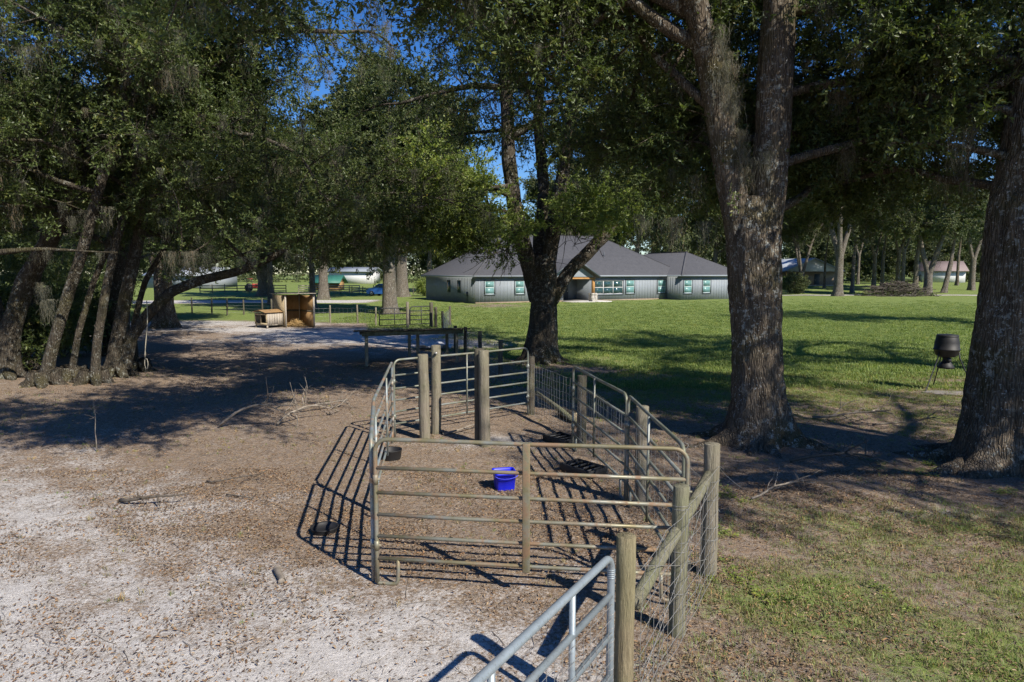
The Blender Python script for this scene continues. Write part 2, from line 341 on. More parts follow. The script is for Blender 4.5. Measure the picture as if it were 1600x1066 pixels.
def make_moss(seed):
    rg = np.random.default_rng(seed); mb = MB()
    for k in range(64):
        L = rg.uniform(.15, .9) ** 1.3; m = 9; t = np.linspace(0, 1, m)
        x0, y0 = rg.normal(0, .11, 2); wob = rg.normal(0, .03, (m, 2)).cumsum(0)
        p = np.stack([x0 * (1 - .35 * t) + wob[:, 0], y0 * (1 - .35 * t) + wob[:, 1], .05 - t * L], -1)
        a = rg.uniform(0, 6.3); s = np.array([math.cos(a), math.sin(a), 0]) * rg.uniform(.0016, .0036)
        wd = (1 - .6 * t)[:, None]
        v = np.concatenate([p - s * wd, p + s * wd]); mb.add(v, [(i, i + 1, m + i + 1, m + i) for i in range(m - 1)])
        for _ in range(3):
            i = rg.integers(1, m - 1); e = p[i] + rg.normal(0, .035, 3) + (0, 0, -.05); mb.add([p[i], p[i] + s * 1.3, e], None, [(0, 1, 2)])
    return source(mb, 'moss_tuft', M['moss'])
MOSS = [make_moss(k) for k in range(3)]
def make_tuft(seed, mat, nb=16, h=.09, spread=.05, wd=.004, name='grass_tuft'):
    rg = np.random.default_rng(seed); mb = MB()
    for k in range(nb):
        a = rg.uniform(0, 6.3); o = np.array([*rg.normal(0, spread * .5, 2), -.005]); d = np.array([math.cos(a), math.sin(a), 0]); L = h * rg.uniform(.5, 1.2); ln = rg.uniform(.2, .9) * L
        s = np.array([-d[1], d[0], 0]) * wd
        mid = o + d * ln * .35 + (0, 0, L * .65); tip = o + d * ln + (0, 0, L * rg.uniform(.75, 1))
        mb.add([o - s, o + s, mid + s * .8, mid - s * .8, tip], [(0, 1, 2, 3)], [(3, 2, 4)])
    return source(mb, name, mat)
TUFT = [make_tuft(k, M['grass'], 11, .075, .09, .0032) for k in range(3)] + [make_tuft(9 + k, M['grass_dry'], 12, .07, .10) for k in range(2)]
TUFT_DRY = [make_tuft(40 + k, M['grass_dry'], 12, .08, .07) for k in range(2)] + [make_tuft(44, M['grass'], 9, .06, .06)]
TURF = [make_tuft(50 + k, M['grass'], 34, .10, .22, .006, 'turf_patch') for k in range(3)]
def make_weed(seed):
    rg = np.random.default_rng(seed); mb = MB()
    for k in range(22):
        a = rg.uniform(0, 6.3); d = np.array([math.cos(a), math.sin(a), rg.uniform(.2, 1.2)]); p = d * rg.uniform(.02, .14) * (1, 1, 1)
        mb.add(leaf_verts(p, d * (1, 1, .3), np.array([-d[1], d[0], rg.normal(0, .3)]), rg.uniform(.05, .09), .04, .15), LQ)
        mb.tube(np.array([[0, 0, -.01], p * .6, p]), .0015, 3, False)
    return source(mb, 'weed', M['leaf_bright'])
WEED = [make_weed(k) for k in range(3)]
def make_fallen(seed):
    rg = np.random.default_rng(seed); mb = MB(); L, W = rg.uniform(.05, .075), rg.uniform(.02, .03)
    mb.add(leaf_verts(np.array([-L / 2, 0, .006]), np.array([1., 0, rg.normal(0, .12)]), np.array([0., 1, rg.normal(0, .25)]), L, W, rg.uniform(.1, .45)), LQ)
    return source(mb, 'fallen_leaf', M['litter'])
FALLEN = [make_fallen(k) for k in range(5)]
def make_stick(seed):
    rg = np.random.default_rng(seed); mb = MB(); p = np.array([[-.5, 0, .01], [-.15, .03, .015], [.2, -.02, .012], [.5, .05, .01]]) + rg.normal(0, .02, (4, 3)) * (1, 1, .2)
    mb.tube(p, (.008, .007, .005, .002), 4); mb.tube([p[1], p[1] + (.15, .16 * rg.choice([-1, 1]), .02)], (.004, .002), 3); return source(mb, 'stick', M['deadwood'])
STICK = [make_stick(k) for k in range(3)]

# ------------------------------------------------------------------ ground
def blobs(x, y, lst):
    f = np.zeros_like(x)
    for (cx, cy, rx, ry, wt) in lst: f = np.maximum(f, wt * np.exp(-(((x - cx) / rx) ** 2 + ((y - cy) / ry) ** 2)))
    return f
def lown(x, y, s, k=0):
    return (np.sin(x * s + 1.7 * np.sin(y * s * .8 + k)) + np.sin(y * s * 1.3 + 1.3 * np.sin(x * s * .7 + 2 * k)) + np.sin((x + y) * s * 1.9 + k)) / 3
def zones(x, y):
    """how sandy and how grassy the ground is, from 0 to 1"""
    n1, n2 = lown(x, y, .8, 1), lown(x, y, 2.3, 2)
    sand = blobs(x, y, [(-4.5, 4.0, 4.2, 3.2, 1.15), (-8.5, 7.5, 4.0, 3.4, 1.05), (-1.5, 4.4, 2.8, 2.3, 1.1), (-6.5, 6.2, 3.2, 2.0, 1.0), (-12, 10.5, 5, 2.6, .75), (-4.2, 9.5, 2.5, .7, .5),
                        (1.9, 4.8, .6, 1.0, .6), (6.2, 6.0, 1.1, .6, .62), (3.4, 5.0, .8, .35, .6), (5.6, 8.9, 1.1, .4, .55), (2.6, 4.2, 1.0, .5, .6), (-.6, 12.8, 1.2, .6, .5)])
    far_sand = blobs(x, y, [(-8, 35, 7, 5, 1.0), (-14, 38.5, 9, 2.2, .8), (-20, 43, 10, 3.5, .8), (-3.5, 31, 4.5, 3.2, .8), (-27, 34, 9, 4, .8)])
    road = smooth(5.0, 3.2, np.abs(y - (76 + .10 * (x + 20)))) * smooth(-13, -17, x)
    road2 = smooth(3.0, 1.6, np.abs(y - (96 + .02 * (x - 40)))) * smooth(22, 30, x)
    sand = np.maximum(np.maximum(sand, far_sand), np.maximum(road, road2)) + .16 * n1 + .12 * n2
    edge = 24.0 - 3.0 * smooth(3, 7, x) + 2.2 * n1 + np.where(x < 1.0, (1.0 - x) * 1.15, 0) * smooth(46, 36, y)
    lawn = smooth(-4, 3.5, y - edge) * smooth(0, 4, y - (41.0 - 60 * smooth(-9.5, -3, x)))
    thin = blobs(x, y, [(4.6, 5.0, 3.8, 2.6, .64), (8.0, 7.0, 4.6, 2.6, .62), (3.2, 6.4, 2.0, 1.8, .58), (5.5, 8.3, 3.2, 1.2, .54), (7, 19, 8, 4, .62), (10, 15, 3, 2, .4), (-9, 15.5, 6, 1.0, .22)]) + .16 * n2 * (x > 1)
    bare = blobs(x, y, [(-2, 66, 5, 5, .65), (-9, 55, 5, 2.5, .6), (3, 60, 3, 3, .3)])
    grass = np.maximum(lawn * (1 - bare), np.clip(thin, 0, 1)) * (1 - np.clip(np.maximum(road, road2), 0, 1)) * (1 - .9 * np.clip(far_sand * 1.2, 0, 1))
    return np.clip(sand, 0, 1), np.clip(grass, 0, 1)
def grow_axis(a, b, step, out, k=1.16):
    xs = list(np.arange(a, b + 1e-6, step)); s = step; p = b
    while p < out[1]: s *= k; p += s; xs.append(p)
    s = step; p = a; lo = []
    while p > out[0]: s *= k; p -= s; lo.append(p)
    return np.array(lo[::-1] + xs)
def make_ground():
    xs = grow_axis(-13, 13, .13, (-420, 420), 1.07); ys = grow_axis(2, 27, .13, (-90, 620), 1.05)
    X, Y = np.meshgrid(xs, ys); Z = gz(X, Y)
    fine = (.010 * lown(X, Y, 5.1, 3) + .007 * lown(X, Y, 11.0, 5)) * smooth(40, 20, Y); Z = Z + fine
    m, k = X.shape; mb = MB()
    i, j = np.meshgrid(np.arange(m - 1), np.arange(k - 1), indexing='ij')
    mb.add(np.stack([X, Y, Z], -1), np.stack([i * k + j, i * k + j + 1, (i + 1) * k + j + 1, (i + 1) * k + j], -1))
    n = NT('ground'); c = n.coord(); s_, g_ = n.attr('sand'), n.attr('grass')
    nb = n.noise(c, 1.6, 5, .62); nm = n.noise(c, 7, 6, .7); nf = n.noise(c, 26, 5, .75); ns = n.noise(c, 90, 3, .7)
    cells = n.vor(c, 30, out='Color'); cellv = n.n.new('ShaderNodeSeparateColor'); n.l.new(cells, cellv.inputs[0])
    white = n.ramp(nm, [(.3, (.40, .378, .355)), (.7, (.62, .595, .57))])
    soil = n.ramp(n.math('ADD', n.math('MULTIPLY', nf, .6), n.math('MULTIPLY', nm, .4)), [(.34, (.105, .076, .053)), (.5, (.225, .172, .128)), (.66, (.40, .335, .28))])
    soil = n.mix(n.ramp(cellv.outputs[0], [(.6, 0.0), (.67, .6)]), soil, n.ramp(cellv.outputs[1], [(.2, (.16, .10, .055)), (.6, (.28, .175, .09)), (.9, (.36, .26, .15))]))
    sm = n.math('ADD', s_, n.math('ADD', n.math('MULTIPLY', n.math('SUBTRACT', nf, .5), 2.1), n.math('MULTIPLY', n.math('SUBTRACT', nb, .5), 1.3)))
    col = n.mix(n.ramp(sm, [(.30, 0.0), (.78, 1.0)]), soil, white)
    spk = n.noise(c, 55, 4, .8); col = n.mix(n.ramp(spk, [(.36, .75), (.46, 0.0)]), col, (.085, .062, .042)); col = n.mix(n.ramp(n.noise(c, 75, 3, .8), [(.56, 0.0), (.66, .6)]), col, (.50, .46, .42))
    green = n.ramp(n.math('ADD', n.math('MULTIPLY', nm, .5), n.math('MULTIPLY', nb, .5)), [(.32, (.135, .19, .045)), (.5, (.19, .245, .066)), (.68, (.27, .29, .105))])
    green = n.mix(n.ramp(ns, [(.35, .45), (.6, 0.0)]), green, (.055, .075, .02))
    gm = n.math('ADD', g_, n.math('ADD', n.math('MULTIPLY', n.math('SUBTRACT', nf, .5), 1.3), n.math('MULTIPLY', n.math('SUBTRACT', nb, .5), .7)))
    col = n.mix(n.ramp(gm, [(.40, 0.0), (.66, 1.0)]), col, green)
    n.bump(n.math('ADD', n.math('MULTIPLY', nf, .7), n.math('ADD', n.math('MULTIPLY', ns, .35), n.math('MULTIPLY', nm, .8))), .8, .035)
    o = mb.build('ground', n.fin(col, .95, 0, .15), smooth_=True); o['kind'] = 'structure'
    sa, ga = zones(X.ravel(), Y.ravel())
    for nm_, v in (('sand', sa), ('grass', ga)):
        a = o.data.attributes.new(nm_, 'FLOAT', 'POINT'); a.data.foreach_set('value', v.astype(np.float32))
make_ground()

# ------------------------------------------------------------------ trees
def wander(rg, p0, d, L, step, jit, pull=(0, 0, 0)):
    m = max(3, int(L / step) + 1); pts = [np.array(p0, float)]; d = np.array(d, float); d /= np.linalg.norm(d); s = L / (m - 1)
    J = rg.normal(0, jit, (m, 3)); pull = np.array(pull, float)
    for k in range(m - 1):
        d = d + J[k] + pull * (k / m); d /= math.sqrt(d.dot(d)); pts.append(pts[-1] + d * s)
    return np.array(pts)
def resample(p, step):
    p = np.array(p, float); seg = np.linalg.norm(np.diff(p, axis=0), axis=1); t = np.concatenate([[0], np.cumsum(seg)])
    m = max(4, int(t[-1] / step)); u = np.linspace(0, t[-1], m)
    # smooth interpolation through the points
    out = np.stack([np.interp(u, t, p[:, k]) for k in range(3)], -1)
    for _ in range(max(1, int(.35 / step))):
        out[1:-1] = .25 * out[:-2] + .5 * out[1:-1] + .25 * out[2:]
    return out
def trunk_mesh(mb, pts, rad, step=.09, n=48, flare=0.0, flare_h=.6, seed=0, rough=.05, base_z=0.0):
    p = resample(pts, step); m = len(p)
    ctrl = np.linspace(0, 1, len(rad)); r = np.interp(np.linspace(0, 1, m), ctrl, rad)
    d = np.gradient(p, axis=0); d /= np.linalg.norm(d, axis=1)[:, None]
    u = np.zeros((m, 3)); x = np.array([1., 0, 0]) - d[0] * d[0, 0]; u[0] = x / np.linalg.norm(x)
    for i in range(1, m):
        x = u[i - 1] - d[i] * u[i - 1].dot(d[i]); u[i] = x / np.linalg.norm(x)
    wv = np.cross(d, u); a = np.arange(n) * 2 * math.pi / n; rg = np.random.default_rng(seed); ph = rg.uniform(0, 6.3, 6)
    lob = .55 * np.cos(3 * a + ph[0]) + .45 * np.cos(5 * a + ph[1]) + .3 * np.cos(8 * a + ph[2])
    s = np.concatenate([[0], np.cumsum(np.linalg.norm(np.diff(p, axis=0), axis=1))])
    hgt = p[:, 2] - base_z
    fl = flare * np.exp(-np.clip(hgt, 0, 99) / flare_h)
    mult = 1 + fl[:, None] * np.clip(.55 + .6 * lob[None, :], .08, None) + (.05 * np.cos(2 * a + ph[3])[None, :] + .04 * np.cos(3 * a + ph[4])[None, :]) * np.exp(-s / 4)[:, None]
    dsp = np.zeros((m, n))
    if rough:
        for i in range(m):
            for j in range(n):
                q = p[i] + (u[i] * math.cos(a[j]) + wv[i] * math.sin(a[j])) * r[i]
                rid = 1 - abs(mnoise.noise((q[0] * 7 + seed, q[1] * 7, q[2] * 1.6))) * 2.4 + .35 * mnoise.noise((q[0] * 19, q[1] * 19, q[2] * 6))
                dsp[i, j] = rough * (.55 * rid + .6 * mnoise.noise((q[0] * 2.2, q[1] * 2.2 + seed, q[2] * 1.1)))
    rr = r[:, None] * mult + dsp * np.minimum(1, r / .35)[:, None]
    ring = np.cos(a)[None, :, None] * u[:, None, :] + np.sin(a)[None, :, None] * wv[:, None, :]
    v = (p[:, None, :] + ring * rr[:, :, None]).reshape(-1, 3)
    i, j = np.meshgrid(np.arange(m - 1), np.arange(n), indexing='ij')
    mb.add(v, np.stack([i * n + j, i * n + (j + 1) % n, (i + 1) * n + (j + 1) % n, (i + 1) * n + j], -1).reshape(-1, 4))
    return p, r

CAMP = np.array([0, 0, CAM_H])
class Tree:
    def __init__(s, name, base, label, cat='tree', group=None, bark='bark', seed=1):
        b = (base[0], base[1], float(gz(base[0], base[1]))); s.o = np.array(b); s.root = thing(name, b, label, cat, group); s.rg = np.random.default_rng(seed); s.seed = seed
        s.bark = M[bark]; s.tr = MB(); s.br = MB(); s.pos = []; s.dirs = []; s.sz = []; s.mpos = []; s.fixm = []; s.stems = []; s.tw = []; s.lb = []
    def stem(s, pts, rad, hi=True, flare=0.0, flare_h=.6, n=40, step=.1, rough=.045):
        p, r = trunk_mesh(s.tr, np.array(pts, float), rad, step if hi else .5, n if hi else 10, flare, flare_h, s.seed, rough if hi else 0, s.o[2])
        s.stems.append((p, r)); return p, r
    def limb(s, p0, d, L, r0, nsec=7, nter=6, pull=(0, 0, -.05), sprig=(4, 1.0), moss=.14, tl=(.6, 1.4), tubes=True, pts=None, sec_from=.2, jit=.11):
        rg = s.rg
        p = wander(rg, p0, d, L, .5, jit, pull) if pts is None else resample(pts, .4)
        m = len(p); rad = np.linspace(r0, max(.02, r0 * .22), m)
        if tubes: s.lb.append((p, rad, 9 if r0 > .08 else 6))
        L = np.linalg.norm(np.diff(p, axis=0), axis=1).sum()
        for k in range(int(moss * 14)): s.fixm.append((p[rg.integers(m // 4, m)] - (0, 0, .02))[None])
        for k in range(nsec):
            t = sec_from + (1 - sec_from) * (k + rg.random()) / nsec; i = min(m - 2, int(t * (m - 1))); q = p[i] + (p[i + 1] - p[i]) * rg.random()
            ax = p[i + 1] - p[i]; ax /= np.linalg.norm(ax); e = rg.normal(0, 1, 3); e -= ax * e.dot(ax); e /= np.linalg.norm(e); e[2] = e[2] * .75 + .12
            dd = ax * rg.uniform(.25, .8) + e; l2 = L * rg.uniform(.24, .42) * (1.15 - .5 * t)
            l2 = max(1.0, min(3.6, l2)); s.second(q, dd, l2, max(.015, rad[i] * .45), nter, sprig, moss, tl, tubes)
        s.second(p[-2], p[-1] - p[-2], 1.6, max(.015, rad[-1]), nter, sprig, moss, tl, tubes)
        return p
    def second(s, q, dd, l2, r, nter, sprig, moss, tl, tubes=True):
        rg = s.rg; p = wander(rg, q, dd, l2, .35, .16, (0, 0, -.06)); m = len(p)
        if tubes: s.tw.append((p, np.linspace(r, .008, m), 5))
        if rg.random() < moss * 2.6: s.mpos.append(p[rg.integers(0, m)])
        bare = rg.random() < .22
        for k in range(2 if bare else nter):
            t = .15 + .85 * (k + rg.random()) / nter; i = min(m - 2, int(t * (m - 1))); q3 = p[i] + (p[i + 1] - p[i]) * rg.random()
            ax = p[i + 1] - p[i]; ax /= np.linalg.norm(ax); e = rg.normal(0, 1, 3) * (1, 1, .7); d3 = ax * .5 + e / np.linalg.norm(e)
            p3 = wander(rg, q3, d3, rg.uniform(*tl), .3, .2, (0, 0, -.08)); s.twig(p3, sprig, moss, tubes)
        s.twig(p[m // 2:], sprig, 0, False)
    def twig(s, p3, sprig, moss, tubes=True):
        rg = s.rg; m = len(p3)
        if tubes: s.tw.append((p3, np.linspace(.011, .004, m), 4))
        k = int(sprig[0] + rg.random()); u = rg.uniform(.12, 1.0, k) * (m - 1); i = np.minimum(u.astype(int), m - 2); f = (u - i)[:, None]
        q = p3[i] * (1 - f) + p3[i + 1] * f; d = p3[i + 1] - p3[i]; d /= np.linalg.norm(d, axis=1)[:, None] + 1e-9
        d = d * .55 + rg.normal(0, .6, (k, 3)) * (1, 1, .75) + (0, 0, -.05)
        s.pos.append(q + rg.normal(0, .05, (k, 3))); s.dirs.append(d); s.sz.append(rg.uniform(.75, 1.2, k) * sprig[1])
        if rg.random() < moss * .75: s.mpos.append(p3[rg.integers(0, m)])
    def roots(s, n, r, L):
        rg = s.rg; ph = rg.uniform(0, 6.3)
        for k in range(n):
            a = ph + k * 6.283 / n + rg.uniform(-.25, .25); l = L * rg.uniform(.6, 1.15); m = 16; t = np.linspace(0, 1, m); wob = rg.normal(0, .03, m).cumsum() * .6
            q = np.stack([s.o[0] + (r * .75 + l * t) * np.cos(a + wob), s.o[1] + (r * .75 + l * t) * np.sin(a + wob), s.o[2] + .36 * np.exp(-t * 4.0) - .03 - .07 * t + .012 * np.sin(t * 14 + k)], -1)
            s.tr.tube(q, np.linspace(.20, .035, m) * rg.uniform(.75, 1.15), 12, False)
    def auto(s, n, L, t0=.35, elev=(10, 55), r0=.14, up=.0, az0=None, az_span=360, **kw):
        """n limbs spread round every stem"""
        rg = s.rg
        for (p, r) in s.stems:
            a0 = rg.uniform(0, 360) if az0 is None else az0
            for k in range(n):
                t = t0 + (1 - t0) * (k + .3 + .6 * rg.random()) / n; i = min(len(p) - 1, int(t * (len(p) - 1)))
                az = R(a0 + (k * 137.5 % 360) * az_span / 360 + rg.uniform(-15, 15)); el = R(rg.uniform(*elev))
                d = (math.cos(az) * math.cos(el), math.sin(az) * math.cos(el), math.sin(el))
                s.limb(p[i], d, L * rg.uniform(.75, 1.15) * (1.1 - .35 * t), min(r0, r[i] * .6), **kw)
            s.second(p[-1], p[-1] - p[-3], 1.8, r[-1] * .8, 8, kw.get('sprig', (4, 1.)), 0, kw.get('tl', (.7, 1.6)))
    def done(s, srcs=None, msize=(.35, .95), clear=5.5, keep=None):
        srcs = srcs or SPRIG
        for p, r, n in s.lb:
            k = len(p)
            if keep is not None:
                bad = np.nonzero(~keep(p)[len(p) // 4:])[0]; k = len(p) // 4 + bad[0] + 1 if len(bad) else k
            if k > 3: s.br.tube(p[:k], r[:k] * np.linspace(1, (.15 if k < len(p) else 1), k), n, False)
        for p, r, n in s.tw:
            if keep is None or keep(p).all(): s.br.tube(p, r, n, False)
        s.tr.v = [v - s.o for v in s.tr.v]; s.br.v = [v - s.o for v in s.br.v]
        s.tr.build('trunk', s.bark, s.root, True)
        if s.br.n: tag(s.br.build('branches', s.bark, s.root, True), kind='stuff')
        if s.pos:
            P = np.vstack(s.pos); D = np.vstack(s.dirs); Z = np.concatenate(s.sz)
            ok = (np.linalg.norm(P - CAMP, axis=1) > clear) & (P[:, 2] > gz(P[:, 0], P[:, 1]) + .5)
            if keep is not None: ok &= keep(P)
            P, D, Z = P[ok], D[ok], Z[ok]
            D /= np.linalg.norm(D, axis=1)[:, None]
            rot = np.stack([s.rg.uniform(0, 6.28, len(P)), -np.arcsin(np.clip(D[:, 2], -1, 1)), np.arctan2(D[:, 1], D[:, 0])], -1)
            scatter('crown', srcs, P, rot, Z, s.root, s.o, s.seed)
        if s.mpos:
            P = np.array(s.mpos); P = P if keep is None else P[keep(P)]; P = np.vstack([P] + s.fixm); P = P[(np.linalg.norm(P - CAMP, axis=1) > clear) & (P[:, 2] > 1.8)]; k = len(P)
            rot = np.stack([np.zeros(k), np.zeros(k), s.rg.uniform(0, 6.28, k)], -1)
            if k: scatter('spanish_moss', MOSS, P, rot, s.rg.uniform(*msize, k), s.root, s.o, s.seed)
        return s.root

NS, NTR = 8, 6
def trees_near():
    # the big twin-stemmed oak by the pen
    Y = 12.9
    T = Tree('oak_tree', (4.7, Y), 'massive twin-stemmed oak with flaring roots standing beside the pipe pen', seed=3)
    T.stem([(4.75, Y, -.3), (4.72, Y, .3), at(1182, 560, Y), at(1180, 450, Y), at(1177, 370, Y), at(1185, 310, Y)], [.56, .50, .45, .44, .46, .47, .35], flare=.8, flare_h=.40, n=84, step=.045, rough=.06)
    pr = T.stem([at(1187, 400, Y), at(1200, 300, Y), at(1205, 230, Y), at(1212, 100, Y), at(1220, 0, Y), at(1226, -110, Y + .3), at(1225, -220, Y + .5)], [.30, .32, .31, .30, .29, .25, .16], n=48, step=.07)
    pl = T.stem([at(1162, 410, Y), at(1150, 330, Y), at(1132, 230, Y), at(1110, 100, Y), at(1084, 0, Y - .2), at(1042, -110, Y - .6), at(985, -210, Y - 1.2)], [.25, .27, .26, .24, .22, .19, .13], n=40, step=.07)
    T.stems = [(pr[0][len(pr[0]) // 2:], pr[1][len(pr[0]) // 2:]), (pl[0][len(pl[0]) // 2:], pl[1][len(pl[0]) // 2:])]
    T.auto(8, 5.5, .15, (-10, 18), .085, az0=-25, az_span=235, nsec=NS, nter=NTR, sprig=(5, 1.0))
    for (a, d) in ((at(1205, 220, Y), (-.35, 1, .15)), (at(1212, 110, Y), (.1, 1, .2)), (at(1125, 230, Y), (.3, 1, .1)), (at(1100, 100, Y), (.4, 1, .1)), (at(1206, 200, Y), (.7, 1, .1))): T.limb(a, d, 4.0, .09, 9, 6, (0, 0, -.05), (6, 1.0), .3)
    # low drooping limbs
    T.limb(at(1155, 358, Y), (-1, .3, .35), 1.8, .10, 4, 4, (0, 0, .0), moss=.6)
    T.limb(at(1198, 338, Y), (.8, 1.0, .35), 6.0, .10, 9, 6, (0, 0, -.02), (7, 1.0))
    T.limb(at(1203, 262, Y), (1, .5, .3), 6.0, .10, 10, 7, (0, 0, -.06), (8, 1.0), moss=.3)
    T.limb(at(1210, 150, Y), (1, .1, .1), 6.0, .10, 10, 7, (0, 0, -.05), (8, 1.0), moss=.3)
    for (d, L) in (((-1, -.75, .12), 8.5), ((-.55, -1, .12), 7.0), ((-1, -.35, .1), 8.0), ((-1, -.95, .2), 9.0)): T.limb(pl[0][-8], d, L, .14, 15, 7, (0, 0, -.01), (6, 1.05))
    T.limb(at(1115, 170, Y), (-1, .5, .55), 4.5, .10, 9, 6, (0, 0, -.02))
    T.limb(at(1090, 70, Y), (-1, -.05, .35), 7, .13, 11, 6, (0, 0, -.03), moss=.3)
    T.limb(at(1080, 20, Y), (-1, -.3, .3), 8, .15, 11, 6, (0, 0, -.03))
    for k in range(40):
        i = T.rg.integers(len(pl[0]) // 4, len(pl[0]) // 2 + 10); T.fixm.append((pl[0][i] + T.rg.normal(0, .1, 3) + (.2, -.18, 0))[None])
    xr = lambda z: np.interp(z, pr[0][:, 2], pr[0][:, 0]); xl = lambda z: np.interp(z, pl[0][:, 2], pl[0][:, 0])
    T.roots(9, .5, 1.5)
    T.done(keep=lambda P: ~((np.sin(P[:, 0] * 91 + P[:, 2] * 57) > -.55) & (P[:, 1] < Y + .35) & (P[:, 2] < 9.5) & (P[:, 0] < xr(P[:, 2]) + .5) & (P[:, 0] > np.where(P[:, 2] > 6.2, xr(P[:, 2]) - .75, xl(P[:, 2]) - .25))) & ~((P[:, 2] > 6.2) & (P[:, 1] < Y + .35) & (P[:, 2] < 9.5) & (np.abs(P[:, 0] - xl(P[:, 2])) < .3)) & (P[:, 2] > 4.7 + .6 * lown(P[:, 0], P[:, 1], 1.3, 5) + .07 * (P[:, 1] - Y) + .5 * (P[:, 0] < 3.8)))
    # right-hand oak, partly out of the frame
    Y = 11.3
    T = Tree('oak_tree', (8.32, Y), 'thick lichen-spotted oak trunk leaning beside the black feeder', seed=8)
    T.stem([(8.32, Y, -.3), (8.32, Y, .3), at(1582, 560, Y), at(1594, 450, Y), at(1608, 330, Y), at(1632, 200, Y), at(1650, 60, Y), at(1660, -100, Y), at(1650, -300, Y)], [.66, .61, .57, .55, .52, .48, .43, .36, .2], flare=.75, flare_h=.40, n=90, step=.045, rough=.065)
    s0 = T.stems[0]; h = len(s0[0]) // 2; T.stems = [(s0[0][h:], s0[1][h:])]
    T.auto(12, 6.0, .05, (-5, 30), .10, az0=-60, az_span=270, nsec=9, nter=6, sprig=(5, 1.0))
    T.limb(at(1600, 250, Y), (-.9, .5, .3), 5.0, .09, 12, 7, (0, 0, -.08), sprig=(8, 1.0), moss=.45)
    T.limb(at(1610, 180, Y), (-1, .6, .3), 4.0, .09, 12, 7, (0, 0, -.08), sprig=(8, 1.0), moss=.4)
    T.limb(at(1620, 100, Y), (-1, .6, .3), 6.0, .09, 12, 7, (0, 0, -.10), sprig=(8, 1.0), moss=.4)
    T.limb(at(1620, 300, Y), (-.35, 1, .3), 5.0, .09, 12, 7, (0, 0, -.08), sprig=(8, 1.0), moss=.3)
    T.roots(9, .6, 1.4)
    T.done(keep=lambda P: (P[:, 2] > 4.5 + .7 * lown(P[:, 0], P[:, 1], 1.3, 5) + .07 * (P[:, 1] - Y)) & ~((P[:, 0] < 6.5) & (P[:, 1] < 13.2)))
    # centre oak before the house
    Y = 24.7
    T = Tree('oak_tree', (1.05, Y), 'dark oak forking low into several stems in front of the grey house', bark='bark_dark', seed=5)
    T.stem([(1.05, Y, -.3), (1.05, Y, .3), at(848, 520, Y), at(850, 470, Y), at(850, 430, Y), at(852, 400, Y)], [.58, .52, .48, .46, .46, .34], flare=.45, flare_h=.6, n=64, step=.09, rough=.05)
    st = [([at(838, 470, Y), at(822, 400, Y), at(806, 340, Y), at(795, 250, Y), at(790, 100, Y), at(796, 0, Y), at(800, -90, Y)], [.30, .33, .30, .27, .24, .2, .12]),
          ([at(852, 450, Y), at(858, 400, Y), at(866, 350, Y - .3), at(880, 270, Y - .5), at(900, 150, Y - .8), at(915, 40, Y - 1), at(920, -60, Y - 1)], [.30, .31, .27, .23, .2, .16, .1]),
          ([at(862, 470, Y), at(888, 425, Y), at(925, 388, Y + .1), at(960, 352, Y + .3), at(1010, 300, Y + .5), at(1050, 220, Y + 1), at(1070, 130, Y + 1)], [.28, .27, .25, .23, .2, .16, .1]),
          ([at(845, 440, Y), at(842, 380, Y + .4), at(850, 300, Y + .9), at(840, 180, Y + 1.4), at(850, 60, Y + 2)], [.28, .26, .23, .2, .12])]
    T.stems = []
    for p, r in st: T.stem(p, [x * .85 for x in r], n=28, step=.12)
    T.stems = [(p[len(p) // 3:], r[len(p) // 3:]) for p, r in T.stems]
    T.auto(7, 5.0, .12, (5, 50), .14, az0=-30, az_span=260, nsec=7, nter=6)
    T.limb(None, None, 4, .12, 6, 4, pts=[at(828, 462, Y), at(806, 440, Y), at(790, 405, Y - .3), at(768, 385, Y - .6)], sprig=(5, 1.0), sec_from=.55)
    T.limb(at(1000, 305, Y), (.9, -.5, .2), 4.0, .11, 9, 6, (0, 0, -.05), moss=.4)
    T.roots(8, .6, 1.2)
    T.done(keep=lambda P: (P[:, 2] > 5.1 + .5 * lown(P[:, 0], P[:, 1], 1.2, 2)) | ((P[:, 0] < .2) & (P[:, 2] > 3.9)))
    # lower boughs whose sun is painted as a brighter leaf colour
    Tb = T
    T = Tree.__new__(Tree); T.rg = np.random.default_rng(77); T.seed = 77; T.br = MB(); T.tr = MB(); T.pos = []; T.dirs = []; T.sz = []; T.mpos = []; T.fixm = []; T.tw = []; T.lb = []; T.o = Tb.o; T.root = Tb.root; T.bark = Tb.bark
    for (a, d, L) in [(at(810, 345, Y), (-.5, -1, .0), 3.6), (at(806, 340, Y), (-1, -.5, .02), 3.4), (at(803, 310, Y), (-.8, -1, .05), 3.6), (at(812, 350, Y), (-.15, -1, .0), 3.6), (at(850, 350, Y), (.2, -1, .05), 3.4), (at(800, 290, Y), (-.4, -1, -.1), 3.8), (at(866, 345, Y), (.6, -1, .05), 3.0), (at(800, 300, Y), (-1, -.8, -.05), 3.4)]:
        T.limb(a, d, L, .09, 8, 6, (0, 0, -.07), (4, 1.0), 0, sec_from=.35)
    P = np.vstack(T.pos); D = np.vstack(T.dirs); D /= np.linalg.norm(D, axis=1)[:, None]; SZ = np.concatenate(T.sz)
    ok = P[:, 2] > np.where(P[:, 0] < .3, 3.9, 4.7) + .4 * lown(P[:, 0], P[:, 1], 1.5, 2); P, D, SZ = P[ok], D[ok], SZ[ok]
    rot = np.stack([T.rg.uniform(0, 6.28, len(P)), -np.arcsin(D[:, 2]), np.arctan2(D[:, 1], D[:, 0])], -1)
    [T.br.tube(p_, r_, n_, False) for p_, r_, n_ in T.tw + T.lb]
    T.br.v = [v - T.o for v in T.br.v]; tag(T.br.build('branches', T.bark, T.root, True), kind='stuff')
